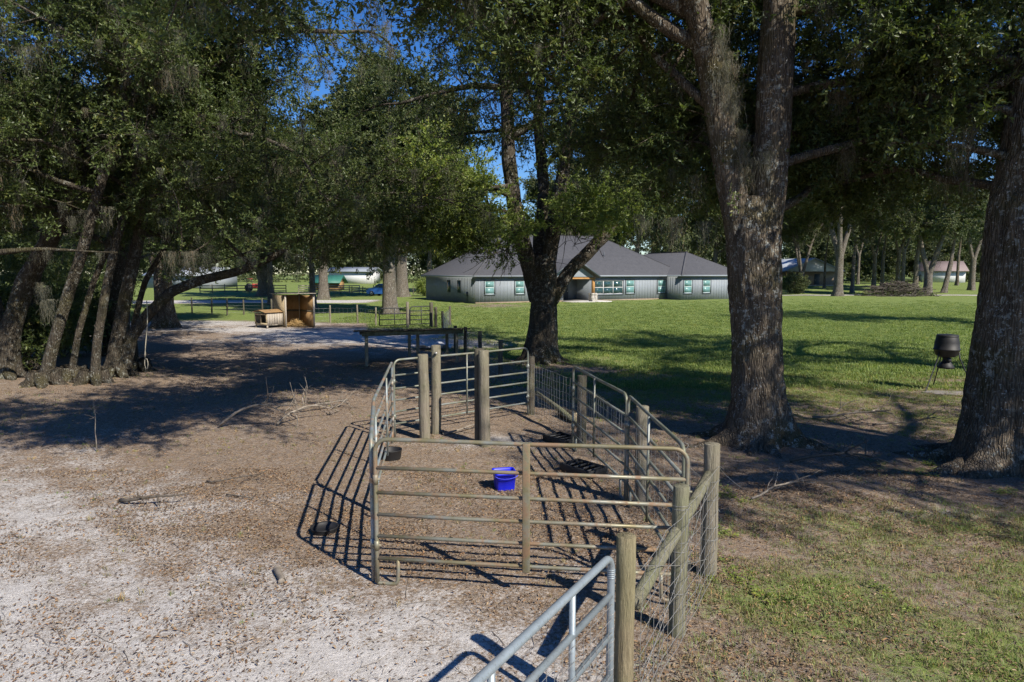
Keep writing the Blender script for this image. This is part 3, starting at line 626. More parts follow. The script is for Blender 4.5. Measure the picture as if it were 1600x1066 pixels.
    tag(scatter('crown', SPRIG_B, P, rot, SZ, T.root, T.o, 77), 'sunlit leaves on the lower boughs, the sun painted as brighter green')

def trees_left():
    specs = [
        # label, base px, depth, stems [(px points with depth offsets), radii]
        ('dark oak with a shrub-skirted base leaning over the sandy track', (12, 588), 21.0, [([(12, 590, 0), (15, 520, 0), (40, 440, 0), (75, 380, -.3), (120, 290, -.8), (160, 180, -1), (190, 60, -1)], [.50, .45, .42, .36, .30, .22, .12]),
                                                                                        ([(8, 540, 0), (-20, 440, .3), (-50, 330, .6), (-70, 180, .6), (-60, 20, .6)], [.35, .32, .26, .2, .1])], 22),
        ('leaning pale-streaked oak stem rising alone beside the leaning clump', (68, 604), 19.4, [([(66, 606, 0), (85, 530, 0), (108, 455, 0), (128, 395, -.2), (150, 310, -.4), (185, 200, -.6), (240, 90, -.6), (300, 10, -.6)], [.30, .25, .235, .22, .20, .18, .14, .09])], 23),
        ('slim oak stem at the front of the leaning clump', (147, 598), 19.8, [([(147, 600, 0), (152, 530, 0), (166, 450, .1), (178, 390, .2), (205, 300, .2), (235, 190, .2), (260, 70, .2)], [.22, .19, .185, .17, .15, .12, .08])], 24),
        ('sturdy forked oak of the clump with one long low arching limb', (180, 588), 21.0, [([(172, 592, 0), (183, 530, 0), (197, 460, 0), (210, 400, 0), (228, 320, 0), (255, 220, 0), (280, 90, .2), (300, -20, .2)], [.36, .32, .30, .27, .24, .2, .15, .08]),
                                                                                      ([(195, 575, 0), (206, 525, .1), (232, 490, .2), (268, 455, .4), (315, 437, .5), (370, 425, .5), (430, 400, .3), (500, 345, 0), (560, 290, -.3)], [.30, .28, .26, .24, .21, .18, .14, .11, .07])], 25),
    ]
    specs += [('thin leaning stem between the lone oak stem and the clump', (112, 592), 20.4, [([(110, 594, 0), (122, 520, 0), (146, 440, .1), (176, 370, .2), (230, 290, .3), (290, 200, .3)], [.16, .14, .13, .12, .10, .06])], 26),
              ('thin bowed stem behind the forked oak of the clump', (214, 574), 22.3, [([(212, 576, 0), (208, 510, 0), (226, 440, .1), (262, 380, .2), (300, 300, .3), (320, 180, .3)], [.17, .15, .14, .12, .10, .06])], 27),
              ('slender stem rising just behind the shrub-skirted oak', (40, 580), 22.6, [([(40, 584, 0), (46, 510, 0), (60, 430, .1), (70, 340, .2), (60, 240, .3), (70, 120, .3)], [.18, .16, .15, .13, .10, .06])], 28)]
    for k, (lab, b, Y, stems, seed) in enumerate(specs):
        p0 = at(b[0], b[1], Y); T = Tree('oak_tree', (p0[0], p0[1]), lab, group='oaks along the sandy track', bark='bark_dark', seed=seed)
        for n_, (pts, rad) in enumerate(stems):
            q = [at(x, y, Y + dy) for x, y, dy in pts]
            if n_ == 0: q.insert(0, q[0] + (q[0] - q[1]) * .5)
            T.stem(q, [x * .62 for x in rad], flare=.5 if n_ == 0 else 0, flare_h=.3, n=30, step=.1, rough=.03)
        T.stems = [(p[int(len(p) * .45):], r[int(len(p) * .45):]) for p, r in T.stems]
        T.auto(8 if k < 4 else 5, 5.0, .1, (5, 50), .12, nsec=8, nter=6, moss=.3, sprig=(3.6, 1.0))
        if k == 0:
            T.limb(None, None, 8, .11, 10, 6, pts=[at(-60, 400, Y - 3.4), at(60, 388, Y - 3.3), at(170, 395, Y - 3.2), at(280, 393, Y - 3), at(370, 402, Y - 3), at(450, 396, Y - 2.6)], sec_from=.5, moss=.6)
            T.limb(at(40, 440, Y), (.9, -.7, .2), 5, .12, 9, 6, (0, 0, -.15), moss=.5)
            T.limb(at(10, 520, Y), (-.7, .9, .2), 3, .06, 9, 6, (0, 0, -.15), moss=.2)
        if k == 3:
            T.limb(at(430, 400, Y), (1, .1, .2), 4, .10, 10, 6, (0, 0, -.10), moss=.3)
            T.limb(at(370, 425, Y + .5), (1, .4, .0), 4.5, .08, 8, 5, (0, 0, .02), moss=.2)
            T.limb(at(290, 90, Y), (1, -.2, .2), 7, .12, 11, 6, (0, 0, -.06), moss=.4)
            T.limb(at(255, 220, Y), (1, -.4, .25), 7, .12, 11, 6, (0, 0, -.08), moss=.4)
        T.roots(6, .3, .7)
        T.done(keep=lambda P: P[:, 2] > np.where((P[:, 0] < -15.2) & (k == 0), 1.2, 3.75) + .8 * lown(P[:, 0], P[:, 1], 1.1, 3))
    # upper oaks that roof the track; their trunks stand outside the frame or behind the others
    for (b, H, lab, seed, L, n) in [((-17.5, 15.5), 12, 'tall oak whose wide crown roofs the leaning clump', 31, 7.5, 14),
                                    ((-15.6, 26.8), 12, 'oak half hidden behind the leaning clump', 32, 7.5, 14)]:
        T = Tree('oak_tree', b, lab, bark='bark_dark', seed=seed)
        T.stem([(b[0], b[1], -.3), (b[0], b[1], 1), (b[0] + .3, b[1], 4), (b[0] + .2, b[1] + .3, 8), (b[0] + .6, b[1], H)], [.5, .42, .36, .28, .12], n=24, step=.15, flare=.4, flare_h=.4, rough=.03)
        T.auto(n, L, .28, (0, 45), .15, nsec=8, nter=6, moss=.35, sprig=(3, 1.0))
        T.done(keep=lambda P: P[:, 2] > 4.3 + .8 * lown(P[:, 0], P[:, 1], 1.1, 3))

def far_tree(b, H, r, lab, seed, L=5.0, n=9, fork=.35, group=None, bark='bark_pale', name='oak_tree', stems=1, sprig=(5, 1.9), nsec=6, nter=4, lean=0.0, t0=.15, src=None, elev=(10, 60), low=3.6):
    T = Tree(name, b, lab, group=group, bark=bark, seed=seed); rg = T.rg; z = T.o[2]
    f = H * fork; sx = lean * f
    T.stem([(b[0], b[1], z - .3), (b[0] + sx * .3, b[1], z + f * .3), (b[0] + sx, b[1], z + f)], [r * 1.0, r * .8, r * .75], n=18, step=.3, flare=.5, flare_h=.5, rough=.03)
    T.stems = []
    for k in range(stems):
        a = rg.uniform(0, 6.28) if stems > 1 else 0; a = k * 6.28 / stems + rg.uniform(-.5, .5); d = (.22 if stems > 1 else .06) * H
        T.stem([(b[0] + sx * .9, b[1], z + f * .85), (b[0] + sx + d * .4 * math.cos(a), b[1] + d * .4 * math.sin(a), z + f + (H - f) * .4), (b[0] + sx + d * math.cos(a), b[1] + d * math.sin(a), z + H * .95)], [r * (.55 if stems > 1 else .7), r * .42, r * .15], n=12, step=.4, rough=.02)
    T.auto(n, L, t0, elev, r * .45, nsec=nsec, nter=nter, sprig=sprig, moss=.15, tl=(1.0, 2.0), jit=.13)
    return T.done(src or SPRIG_F, (1.2, 2.5), keep=lambda P: P[:, 2] > z + low + 1.1 * lown(P[:, 0], P[:, 1], .7, 3))

def trees_mid():
    g = gr(258, 512)
    far_tree((g[0], g[1]), 12, .62, 'stout oak by the paddock fence, pale sand at its foot', 41, 6, 9, .25, stems=3, bark='bark', sprig=(6, 1.7), src=SPRIG, nsec=8, nter=5)
    far_tree((-9.4, 52.5), 15, .62, 'broad grey oak just behind the small dark pipe gate', 42, 6, 10, .3, stems=3, sprig=(6, 1.8), nsec=8, nter=5)
    far_tree((-14.5, 90), 17, .95, 'pale two-stemmed oak on the lawn beside the blue car', 43, 6.5, 8, .32, stems=2)
    far_tree((-22.3, 81), 15, .62, 'pale single oak at the edge of the sand road', 44, 6, 12, .4)
    far_tree((-33.5, 92), 13, .8, 'spreading multi-stemmed oak near the rail fence', 45, 6, 7, .14, stems=4, sprig=(5, 1.9))
    far_tree((-24, 68), 13, .32, 'oak with a dense crown in front of the sand road', 46, 6, 12, .35)
    far_tree((-17.5, 60), 13, .3, 'oak with a dark drooping crown beside the plywood shelter', 47, 6.5, 14, .35, src=SPRIG, sprig=(6, 1.8))
    far_tree((-12.5, 104), 14, .5, 'oak shading the far end of the grey house', 48, 6, 12, .35)
    far_tree((-38, 60), 13, .6, 'broad oak standing on the far side of the sand bank', 49, 7, 13, .2, stems=2)
    far_tree((-30, 46), 12, .5, 'bushy oak on the sand bank behind the leaning clump', 50, 6, 14, .15, src=SPRIG, sprig=(6, 1.7))
    # the row behind the house
    for k, (x, y) in enumerate([(6, 112), (15, 116), (24, 118), (33, 112), (41, 110), (19.5, 108), (10, 106)]):
        far_tree((x, y), 17 + (k * 7 % 4), .55, 'tall oak rising behind the roof of the grey house', 60 + k, 6.5, 13, .25, group='oaks behind the house')
    # the grove right of the lawn
    gl = {1310: ('largest oak of the grove, straight trunk with high pale limbs', 92, .85, 17, .33, 3), 1252: ('pale forked oak in front of the white-gabled building', 103, .55, 14, .2, 3),
          1450: ('wide-based twin-stemmed oak of the grove beside the brush pile', 94, .85, 14, .22, 2), 1475: ('oak with a leaning lower trunk in the grove', 104, .55, 13, .35, 1), 1518: ('oak in the grove nearest the faded red roof', 112, .75, 15, .35, 2)}
    for k, (px, (lab, Y, r, H, fk, stn)) in enumerate(gl.items()):
        far_tree((at(px, 450, Y)[0], Y), H, r * .75, lab, 70 + k, 5.5, 7 if stn > 1 else 11, fk, stems=stn, lean=.18 if px == 1475 else 0, t0=.4, sprig=(4, 1.9), elev=(25, 70), low=8.0)
    for k, (px, Y, r, lab) in enumerate([(1288, 118, .3, 'slim oak pole standing right before the white gable'), (1365, 112, .5, 'grey oak between the brush pile and the largest oak, nearer of a close pair'), (1378, 120, .45, 'grey oak between the brush pile and the largest oak, farther of a close pair'), (1402, 108, .5, 'dark-barked oak directly behind the brush pile'),
                                     (1430, 116, .6, 'thick dark oak between the brush pile and the wide-based oak'), (1340, 132, .4, 'oak deep in the grove between the largest oak and the close pair'), (1495, 128, .4, 'slender oak in front of the faded red roof'), (1410, 136, .5, 'farthest oak of the grove, behind the brush pile oak'), (1332, 104, .4, 'slim oak just beside the largest oak of the grove')]):
        far_tree((at(px, 450, Y)[0], Y), 15 + k % 4, r * .75, lab, 90 + k, 5.5, 8, .38, group='grove beyond the lawn', t0=.4, stems=1 + k % 2, bark='bark_pale' if k % 3 else 'bark', sprig=(4, 1.9), elev=(25, 70), low=7.5)
    # oaks outside the frame that shade the yard
    for (b, H, lab, seed, L, n) in [((18.5, 19.0), 14, 'tall oak past the feeder, its crown hanging over the lawn', 33, 8, 15), ((15.2, 4.3), 13, 'oak standing past the lichen-spotted trunk, away from the pen', 34, 7.0, 13), ((33, 40), 14, 'oak at the right edge of the lawn casting long shade', 35, 7, 13)]:
        T = Tree('oak_tree', b, lab, seed=seed)
        T.stem([(b[0], b[1], -.3), (b[0], b[1], 1), (b[0] + .3, b[1], 4), (b[0] - .2, b[1] + .3, 8), (b[0], b[1], H)], [.6, .5, .42, .32, .12], n=20, step=.2, flare=.4, flare_h=.5, rough=.03)
        T.auto(n, L, .3, (0, 45), .16, nsec=9, nter=6, moss=.3, sprig=(3 if seed == 34 else 5, 1.0)); T.done(keep=lambda P: P[:, 2] > 5.0 + .7 * lown(P[:, 0], P[:, 1], 1.3, 5))

def woodland():
    rg = np.random.default_rng(5); P = []; S = []
    for k in range(150):
        x = rg.uniform(-190, 190); y = rg.uniform(150, 215); y = max(y, 150 + abs(x) * .08); H = rg.uniform(13, 21); rr = rg.uniform(5, 8); m = 190
        d = rg.normal(0, 1, (m, 3)); d /= np.linalg.norm(d, axis=1)[:, None]; q = np.array([x, y, H * .55]) + d * (rr, rr, H * .46) * (rg.uniform(.5, 1, m)[:, None])
        P.append(q); S.append(rg.uniform(3.0, 5.2, m))
    for k in range(60):      # undergrowth
        x = rg.uniform(-190, 190); y = rg.uniform(142, 160); m = 40; q = np.array([x, y, 2.0]) + rg.normal(0, 1, (m, 3)) * (3, 2, .9); P.append(q); S.append(rg.uniform(2, 3.5, m))
    P = np.vstack(P); P[:, 2] = np.maximum(P[:, 2], 1.2); k = len(P)
    rot = np.stack([rg.uniform(0, 6.28, k), rg.uniform(-.9, .9, k), rg.uniform(0, 6.28, k)], -1)
    tag(scatter('woodland', SPRIG_F, P, rot, np.concatenate(S)), 'far oak wood closing off the fields', 'woodland')
trees_near(); trees_left(); trees_mid(); woodland()

# ------------------------------------------------------------------ the grey house
def house():
    A = np.array([-3.7, 70.0]); B = np.array([27.0, 86.0]); ang = math.atan2(B[1] - A[1], B[0] - A[0]); ux = np.array([math.cos(ang), math.sin(ang)]); uy = np.array([-ux[1], ux[0]])
    root = thing('house', (A[0], A[1], 0), 'long single-storey grey board-and-batten house with hipped shingle roof', 'house', rz=ang)
    def s_at(px, off=0.0):
        r = np.array([(px - 800) / FPX, 1.0]); o = A + uy * off      # o + s*ux = t*r
        m = np.array([[ux[0], -r[0]], [ux[1], -r[1]]]); return np.linalg.solve(m, -o)[0]
    D, HW, LM = 14.5, 2.75, s_at(1042); WX0, WF = LM, -2.6; WX1 = WX0 + 9.5
    px0, px1 = s_at(880), s_at(921)               # recessed entry
    W = MB(); W.span(0, px0, 0, D, 0, HW).span(px0, px1, 2.6, D - .01, .002, HW - .002).span(px1, LM, .0, D, 0, HW).span(LM + .003, WX1, WF, D - .3, 0, HW - .003); W.build('wall', M['siding'], root)
    bt = MB(); hh = HW - .15
    for x in np.arange(.4, LM - .2, .41):
        if not (px0 - .1 < x < px1 + .1): bt.span(x - .03, x + .03, -.02, .01, .1, hh)
    for x in np.arange(WX0 + .4, WX1, .41): bt.span(x - .03, x + .03, WF - .02, WF + .01, .1, hh)
    for y in np.arange(.4, D, .41): bt.span(-.025, .01, y - .03, y + .03, .1, hh)
    for y in np.arange(WF + .4, 0, .41): bt.span(WX0 - .022, WX0 + .01, y - .03, y + .03, .1, hh)
    tag(bt.build('battens', M['siding'], root), kind='stuff')
    MB().span(-.06, px0, -.045, .02, -.1, .14).span(px1, LM, -.045, .02, -.1, .14).build('foundation', M['tan_wall'], root)
    def window(cx, y0, wd, z0, z1, lights=1, dark=False):
        fr = MB(); t = .13
        fr.span(cx - wd / 2 - t, cx + wd / 2 + t, y0 - .06, y0 + .02, z1, z1 + t).span(cx - wd / 2 - t, cx + wd / 2 + t, y0 - .075, y0 + .02, z0 - t, z0)
        fr.span(cx - wd / 2 - t, cx - wd / 2, y0 - .058, y0 + .02, z0, z1).span(cx + wd / 2, cx + wd / 2 + t, y0 - .058, y0 + .02, z0, z1)
        f = fr.build('window', M['trim'], root)
        sw = wd / lights; sash = MB()
        for k in range(lights):
            xa = cx - wd / 2 + k * sw
            for q, (a, b) in enumerate([(z0, (z0 + z1) / 2), ((z0 + z1) / 2, z1)]):
                MB().span(xa + .04, xa + sw - .04, y0 - .022, y0 + .004, a + .035, b - .035).build('pane', M['glass'] if dark else M['blind'], f)
            sash.span(xa + .002, xa + .042, y0 - .034, y0 + .004, z0, z1).span(xa + sw - .042, xa + sw - .002, y0 - .034, y0 + .004, z0, z1)
            for z in (z0 + .018, (z0 + z1) / 2, z1 - .018): sash.span(xa + .04, xa + sw - .04, y0 - .032, y0 + .004, z - .033, z + .033)
        sash.build('sash', M['sash'] if not dark else M['white'], f)
    for p in (765, 812): window(s_at(p), 0, 1.05, .95, 2.3)
    xa, xb = s_at(925), s_at(974); window((xa + xb) / 2, 0, (xb - xa) - .3, .75, 2.25, 3, True)
    for p in (984, 1033): window(s_at(p), 0, 1.15, .8, 2.3)
    for p in (1074, 1103): window(s_at(p, WF), WF, 1.15, .8, 2.3)
    for y in (4.3, 7.2):                              # slit windows in the end wall
        f = MB().span(-.06, .02, y - .42, y + .42, 1.0, 2.35).build('window', M['trim'], root); MB().span(-.075, -.05, y - .28, y + .28, 1.12, 2.23).build('pane', M['glass'], f)
    mt = MB().span(-.14, .0, 1.9, 2.2, .7, 1.15).build('meter_box', M['trim'], root); MB().tube([(-.07, 2.05, .7), (-.07, 2.05, .0)], .03, 8).build('conduit', M['trim'], mt)
    dr = MB().span((px0 + px1) / 2 - .5, (px0 + px1) / 2 + .5, 2.52, 2.62, .05, 2.1).build('door', M['trim'], root); MB().span((px0 + px1) / 2 + .36, (px0 + px1) / 2 + .42, 2.46, 2.52, 1.0, 1.1).build('handle', M['white'], dr)
    # roofs
    def hip(x0, x1, y0, y1, z, pitch, name, gable_back=False, ov=.45):
        x0 -= ov; x1 += ov; y0 -= ov; y1 += ov; wx, wy = x1 - x0, y1 - y0; mb = MB(); th = .16
        if wx >= wy: h = wy / 2 * pitch; r0, r1 = (x0 + wy / 2, (y0 + y1) / 2, z + h), (x1 - wy / 2, (y0 + y1) / 2, z + h)
        else: h = wx / 2 * pitch; r0, r1 = ((x0 + x1) / 2, y0 + wx / 2, z + h), ((x0 + x1) / 2, y1 - wx / 2, z + h)
        e = [(x0, y0, z), (x1, y0, z), (x1, y1, z), (x0, y1, z)]; v = e + [r0, r1]
        if wx >= wy: q = [(0, 1, 5, 4), (2, 3, 4, 5)]; t = [(1, 2, 5), (3, 0, 4)]
        else: q = [(1, 2, 5, 4), (3, 0, 4, 5)]; t = [(0, 1, 4), (2, 3, 5)]
        mb.add(v, q, t); o = mb.build(name, M['shingle'], root)
        fa = MB(); fa.span(x0, x1, y0 - .012, y0 + .04, z - th, z + .01).span(x0, x1, y1 - .04, y1 + .012, z - th, z + .01).span(x0 - .012, x0 + .04, y0 + .045, y1 - .045, z - th, z + .01).span(x1 - .04, x1 + .012, y0 + .045, y1 - .045, z - th, z + .01)
        fa.span(x0 + .05, x1 - .05, y0 + .05, y1 - .05, z - th + .02, z - th + .05)
        fa.build('fascia', M['siding'], o)
        cp = MB()
        for c, rdg in ((e[0], r0), (e[3], r0 if wx >= wy else r1), (e[1], r1 if wx >= wy else r0), (e[2], r1)): cp.bar(np.array(c) + (0, 0, .006), np.array(rdg) + (0, 0, .006), .2, .012)
        cp.bar(np.array(r0) + (0, 0, .02), np.array(r1) + (0, 0, .02), .26, .03); cp.build('ridge_cap', M['shingle'], o)
        return o
    o = hip(0, LM + 2.5, 0, D, HW + .12, .62, 'roof')
    for (x, y) in ((12.5, 10.2), (18, 3.1)):
        z = HW + .12 + min(y + .45, D + .45 - y) * .62; MB().tube([(x, y, z - .2), (x, y, z + .5)], .06, 8).build('vent_pipe', M['trim'], o)
    hip(WX0, WX1, WF, D - .3, HW + .135, .55, 'wing_roof')
    # porch: slab, posts on stone bases, gable
    MB().span(px0 - .2, px1 + 1.2, -2.6, 2.58, -.1, .09).build('porch_slab', M['concrete'], root)
    pxc = s_at(926.5, -2.2); pw = 5.2; xs = (pxc, pxc - pw)
    for x in xs:
        ps = MB().span(x - .13, x + .13, -2.33, -2.07, .95, HW - .1).build('porch_post', M['cedar'], root)
        b = MB(); rg = random.Random(4)
        for kz in range(6):
            for kx in range(2):
                for ky in range(2):
                    j = rg.uniform(-.03, .03); MB().box((x - .17 + .34 * kx + (j if kz % 2 else -j), -2.37 + .34 * ky, .15 + kz * .15), (.33 + rg.uniform(-.03, .05), .33 + rg.uniform(-.02, .05), .14), rz=rg.uniform(-.05, .05)).build('stone', M['stone'], ps)
    gm = MB(); xm = pxc - pw / 2; gh = .62 * (pw / 2 + .5); e0 = HW
    gm.add([(xm - pw / 2 - .5, -2.9, e0), (xm, -2.9, e0 + gh), (xm + pw / 2 + .5, -2.9, e0), (xm - pw / 2 - .5, 4, e0), (xm, 4, e0 + gh), (xm + pw / 2 + .5, 4, e0)], [(0, 1, 4, 3), (1, 2, 5, 4)])
    gm.add([(xm - pw / 2 - .5, -2.9, e0 - .14), (xm, -2.9, e0 + gh - .14), (xm + pw / 2 + .5, -2.9, e0 - .14), (xm - pw / 2 - .5, 4, e0 - .14), (xm, 4, e0 + gh - .14), (xm + pw / 2 + .5, 4, e0 - .14)], [(0, 3, 4, 1), (1, 4, 5, 2)])
    pr = gm.build('porch_roof', M['shingle'], root)
    MB().add([(xm - pw / 2, -2.3, e0 - .02), (xm + pw / 2, -2.3, e0 - .02), (xm, -2.3, e0 + .62 * pw / 2)], None, [(0, 1, 2)]).build('gable_panel', M['siding'], pr)
    MB().bar((xm - pw / 2 - .5, -2.92, e0 - .07), (xm, -2.92, e0 + gh - .07), .05, .17).bar((xm, -2.925, e0 + gh - .07), (xm + pw / 2 + .5, -2.925, e0 - .07), .05, .17).build('rake_board', M['trim'], pr)
    MB().span(xm - pw / 2 - .2, xm + pw / 2 + .2, -2.32, -2.08, e0 - .28, e0 - .1).build('porch_beam', M['cedar'], root)
house()

# ------------------------------------------------------------------ far buildings, car, fences
def gable_building(name, loc, rz, wd, dp, h, rise, label, wall, roof, gable, door=True, porch=0.0):
    root = thing(name, (loc[0], loc[1], float(gz(loc[0], loc[1])) - .02), label, 'building', rz=rz)
    MB().span(-wd / 2, wd / 2, 0, dp, 0, h).build('wall', wall, root)
    for y in (-porch, dp): MB().add([(-wd / 2, y - .003, h), (wd / 2, y - .003, h), (0, y - .003, h + rise), (-wd / 2, y + .1, h), (wd / 2, y + .1, h), (0, y + .1, h + rise)], [(0, 1, 4, 3), (1, 2, 5, 4), (2, 0, 3, 5)], [(0, 2, 1), (3, 4, 5)]).build('gable', gable, root)
    ov = .5; k = rise / (wd / 2); ro = MB()
    for sgn in (-1, 1):
        a = np.array([0, 0, h + rise + .06]); b = np.array([sgn * (wd / 2 + ov), 0, h - ov * k + .06]); y0, y1 = -porch - ov, dp + ov
        v = [(a[0], y0, a[2]), (b[0], y0, b[2]), (b[0], y1, b[2]), (a[0], y1, a[2])]; v2 = [(x, y, z + .14) for x, y, z in v]
        ro.add(v + v2, [(0, 1, 2, 3), (7, 6, 5, 4), (0, 4, 5, 1), (1, 5, 6, 2), (2, 6, 7, 3), (3, 7, 4, 0)])
    ro.build('roof', roof, root)
    if porch:
        for x in (-wd / 2 + .15, wd / 2 - .15): MB().span(x - .1, x + .1, -porch + .02, -porch + .22, 0, h).build('porch_post', M['cedar'], root)
        MB().span(-wd / 2, wd / 2, -porch - .1, -.003, 0, .1).build('porch_slab', M['concrete'], root)
        MB().span(-wd / 2, wd / 2, -porch + .11, -.003, h - .1, h - .02).build('ceiling', M['white'], root)
    if door:
        d = MB().span(wd * .12, wd * .12 + 1.0, -.06, .02, .1, 2.15).build('door', M['trim'], root); MB().span(wd * .12 + .1, wd * .12 + .18, -.11, -.06, 1, 1.1).build('handle', M['white'], d)
        w_ = MB().span(-wd * .3, -wd * .3 + 1.3, -.05, .02, 1.0, 2.1).build('window', M['trim'], root); MB().span(-wd * .3 + .1, -wd * .3 + 1.2, -.07, -.045, 1.1, 2.0).build('pane', M['glass'], w_)
    return root
gable_building('outbuilding', (at(1262, 440, 128)[0], 128), R(4), 10.5, 11, 2.7, 2.2, 'tan-walled outbuilding with a white gable among the grove', M['tan_wall'], M['metal_roof'], M['white'], True, 2.0)
gable_building('cottage', (at(1500, 430, 150)[0], 150), R(70), 9, 8, 2.5, 1.9, 'pale cottage with a faded red roof behind the grove', M['white'], M['pink_roof'], M['white'], False)
gable_building('mobile_home', (at(583, 440, 135)[0], 138), R(82), 4.5, 9, 2.4, .7, 'white low house with a grey roof beyond the blue car', M['white'], M['siding'], M['white'], False)
gable_building('metal_barn', (at(352, 440, 120)[0], 120), R(78), 7, 13, 2.2, 1.3, 'long low barn with a pale metal roof beyond the rail fence', M['siding'], M['metal_roof'], M['white'], False)
gable_building('green_shed', (at(533, 445, 112)[0], 112), R(85), 3, 4.2, 1.4, .9, 'small shed with a green roof past the sand road', M['ply'], M['green_tarp'], M['ply'], False)
def tractor():
    x, y = at(396, 447, 108)[0], 108.0; root = thing('tractor', (x, y, float(gz(x, y))), 'small red tractor parked near the rail fence', 'tractor', rz=R(20))
    MB().span(-.2, 1.3, -.35, .35, .6, 1.25).build('hood', M['red'], root, bevel=.06); MB().span(-1.1, -.25, -.5, .5, .55, .95).build('fender', M['red'], root, bevel=.05)
    MB().span(-.9, -.4, -.3, .3, .96, 1.3).build('seat', M['black'], root, bevel=.05); MB().span(-1.05, -.1, -.5, .5, 1.95, 2.05).build('canopy', M['red'], root)
    for sx in (-.95, -.2): [MB().span(sx - .03, sx + .03, q - .03, q + .03, .95, 1.95).build('canopy_post', M['black_metal'], root) for q in (-.42, .42)]
    for (wx, r) in ((-.7, .62), (1.0, .4)):
        for sy in (-1, 1): MB().tube([(wx, sy * .5, r), (wx, sy * .78, r)], r, 20).build('wheel', M['tyre'], root)
tractor()
def car():
    x, y = at(600, 460, 93)[0], 93.0; root = thing('parked_car', (x, y, float(gz(x, y))), 'blue car parked on the track beside the pale two-stemmed oak', 'car', rz=R(155))
    prof = [(-2.25, .35), (-2.28, .75), (-2.1, 1.0), (-1.75, 1.12), (-1.25, 1.55), (-.6, 1.68), (.35, 1.66), (1.05, 1.18), (1.95, 1.02), (2.25, .8), (2.28, .4), (2.1, .3), (-2.1, .3)]
    n = len(prof); v = [(px, -.88 + (.14 if pz > 1.3 else 0), pz) for px, pz in prof] + [(px, .88 - (.14 if pz > 1.3 else 0), pz) for px, pz in prof]
    mb = MB(); mb.add(v, [(i, (i + 1) % n, n + (i + 1) % n, n + i) for i in range(n)])
    me = None
    for s_ in (0, 1):
        c = np.mean([v[s_ * n + i] for i in range(n)], 0); t = [(n, i, (i + 1) % n) if s_ else (n, (i + 1) % n, i) for i in range(n)]
        mb.add([v[s_ * n + i] for i in range(n)] + [tuple(c)], None, t)
    mb.build('body', M['car_blue'], root)
    for sy in (-1, 1):
        MB().add([(-1.2, sy * .80, 1.45), (-1.55, sy * .885, 1.14), (.9, sy * .885, 1.14), (.32, sy * .775, 1.56), (-.6, sy * .765, 1.58)], [(0, 1, 2, 3)], [(0, 3, 4)]).build('side_window', M['glass'], root)
        for wx in (-1.4, 1.4):
            wh = MB().tube([(wx, sy * .70, .34), (wx, sy * .92, .34)], .34, 20).build('wheel', M['tyre'], root); MB().tube([(wx, sy * .915, .34), (wx, sy * .935, .34)], .2, 14).build('rim', M['metal_roof'], wh)
        MB().span(2.18, 2.31, sy * .62 - .18, sy * .62 + .18, .66, .82).build('headlight', M['white'], root); MB().span(-2.32, -2.18, sy * .66 - .14, sy * .66 + .14, .72, .95).build('tail_light', M['red'], root)
    MB().add([(.43, -.70, 1.63), (.43, .70, 1.63), (1.08, .80, 1.20), (1.08, -.80, 1.20)], [(0, 3, 2, 1)]).build('windscreen', M['glass'], root)
car()
def post_mesh(mb, x, y, z0, z1, r, n=14, seed=0, lean=(0, 0)):
    rg = np.random.default_rng(seed); m = 7; t = np.linspace(0, 1, m)
    p = np.stack([x + lean[0] * t + rg.normal(0, r * .04, m), y + lean[1] * t + rg.normal(0, r * .04, m), z0 + (z1 - z0) * t], -1); p[0, :2] = (x, y)
    rr = r * (1.04 - .08 * t) * (1 + rg.normal(0, .015, m))
    p = np.vstack([p, p[-1] + (0, 0, r * .08)]); rr = np.append(rr, rr[-1] * .93); return mb.tube(p, rr, n)
def strands(mb, a, b, zs, r=.0022, sag=.01):
    a = np.array(a, float); b = np.array(b, float)
    for z in zs:
        t = np.linspace(0, 1, 6); p = a + (b - a) * t[:, None]; p[:, 2] += z - sag * 4 * t * (1 - t) * (1 + .6 * math.sin(z * 17)); mb.tube(p, r, 4, False)
def mesh_fence(mb, a, b, zs, stay, r=.002, seed=1):
    rg = np.random.default_rng(seed); a = np.array(a, float); b = np.array(b, float); L = np.linalg.norm(b - a); u = (b - a) / L; nrm = np.array([-u[1], u[0], 0])
    m = max(4, int(L / .25)); wob = rg.normal(0, .012, m)
    for z in zs:
        t = np.linspace(0, 1, m); p = a + (b - a) * t[:, None] + nrm * wob[:, None]; p[:, 2] += z + rg.normal(0, .008, m); mb.tube(p, r, 4, False)
    for s in np.arange(.05, L, stay):
        k = np.interp(s / L, np.linspace(0, 1, m), wob); o = a + u * s + nrm * k; zz = np.linspace(zs[0], zs[-1], 4); p = np.stack([o[0] + rg.normal(0, .008, 4), o[1] + rg.normal(0, .008, 4), o[2] + zz], -1); mb.tube(p, r * .85, 4, False)
def simple_fence(label, pts, h, r, mat, seed, zs=(.2, .45, .7, .95), group=None, rails=False, stay=.0):
    root = thing('rail_fence' if rails else 'wire_fence', (pts[0][0], pts[0][1], float(gz(*pts[0]))), label, 'fence', group); o = np.array(root.location); w_ = MB(); rg = random.Random(seed)
    P = [(x - o[0], y - o[1], float(gz(x, y)) - o[2]) for x, y in pts]
    for k, (x, y, z) in enumerate(P): post_mesh(MB(), x, y, z - .25, z + h * rg.uniform(.94, 1.08), r, 10, seed + k, (rg.uniform(-.03, .03), 0)).build('post', mat, root)
    for a, b in zip(P[:-1], P[1:]):
        if rails:
            for z in zs: MB().bar((a[0], a[1] - r, a[2] + z), (b[0], b[1] - r, b[2] + z), .04, .13).build('rail', mat, root)
        elif stay: mesh_fence(w_, a, b, zs, stay, .004)
        else: strands(w_, a, b, zs, .005)
    if not rails: tag(w_.build('wire', M['wire'], root), kind='stuff')
    return root
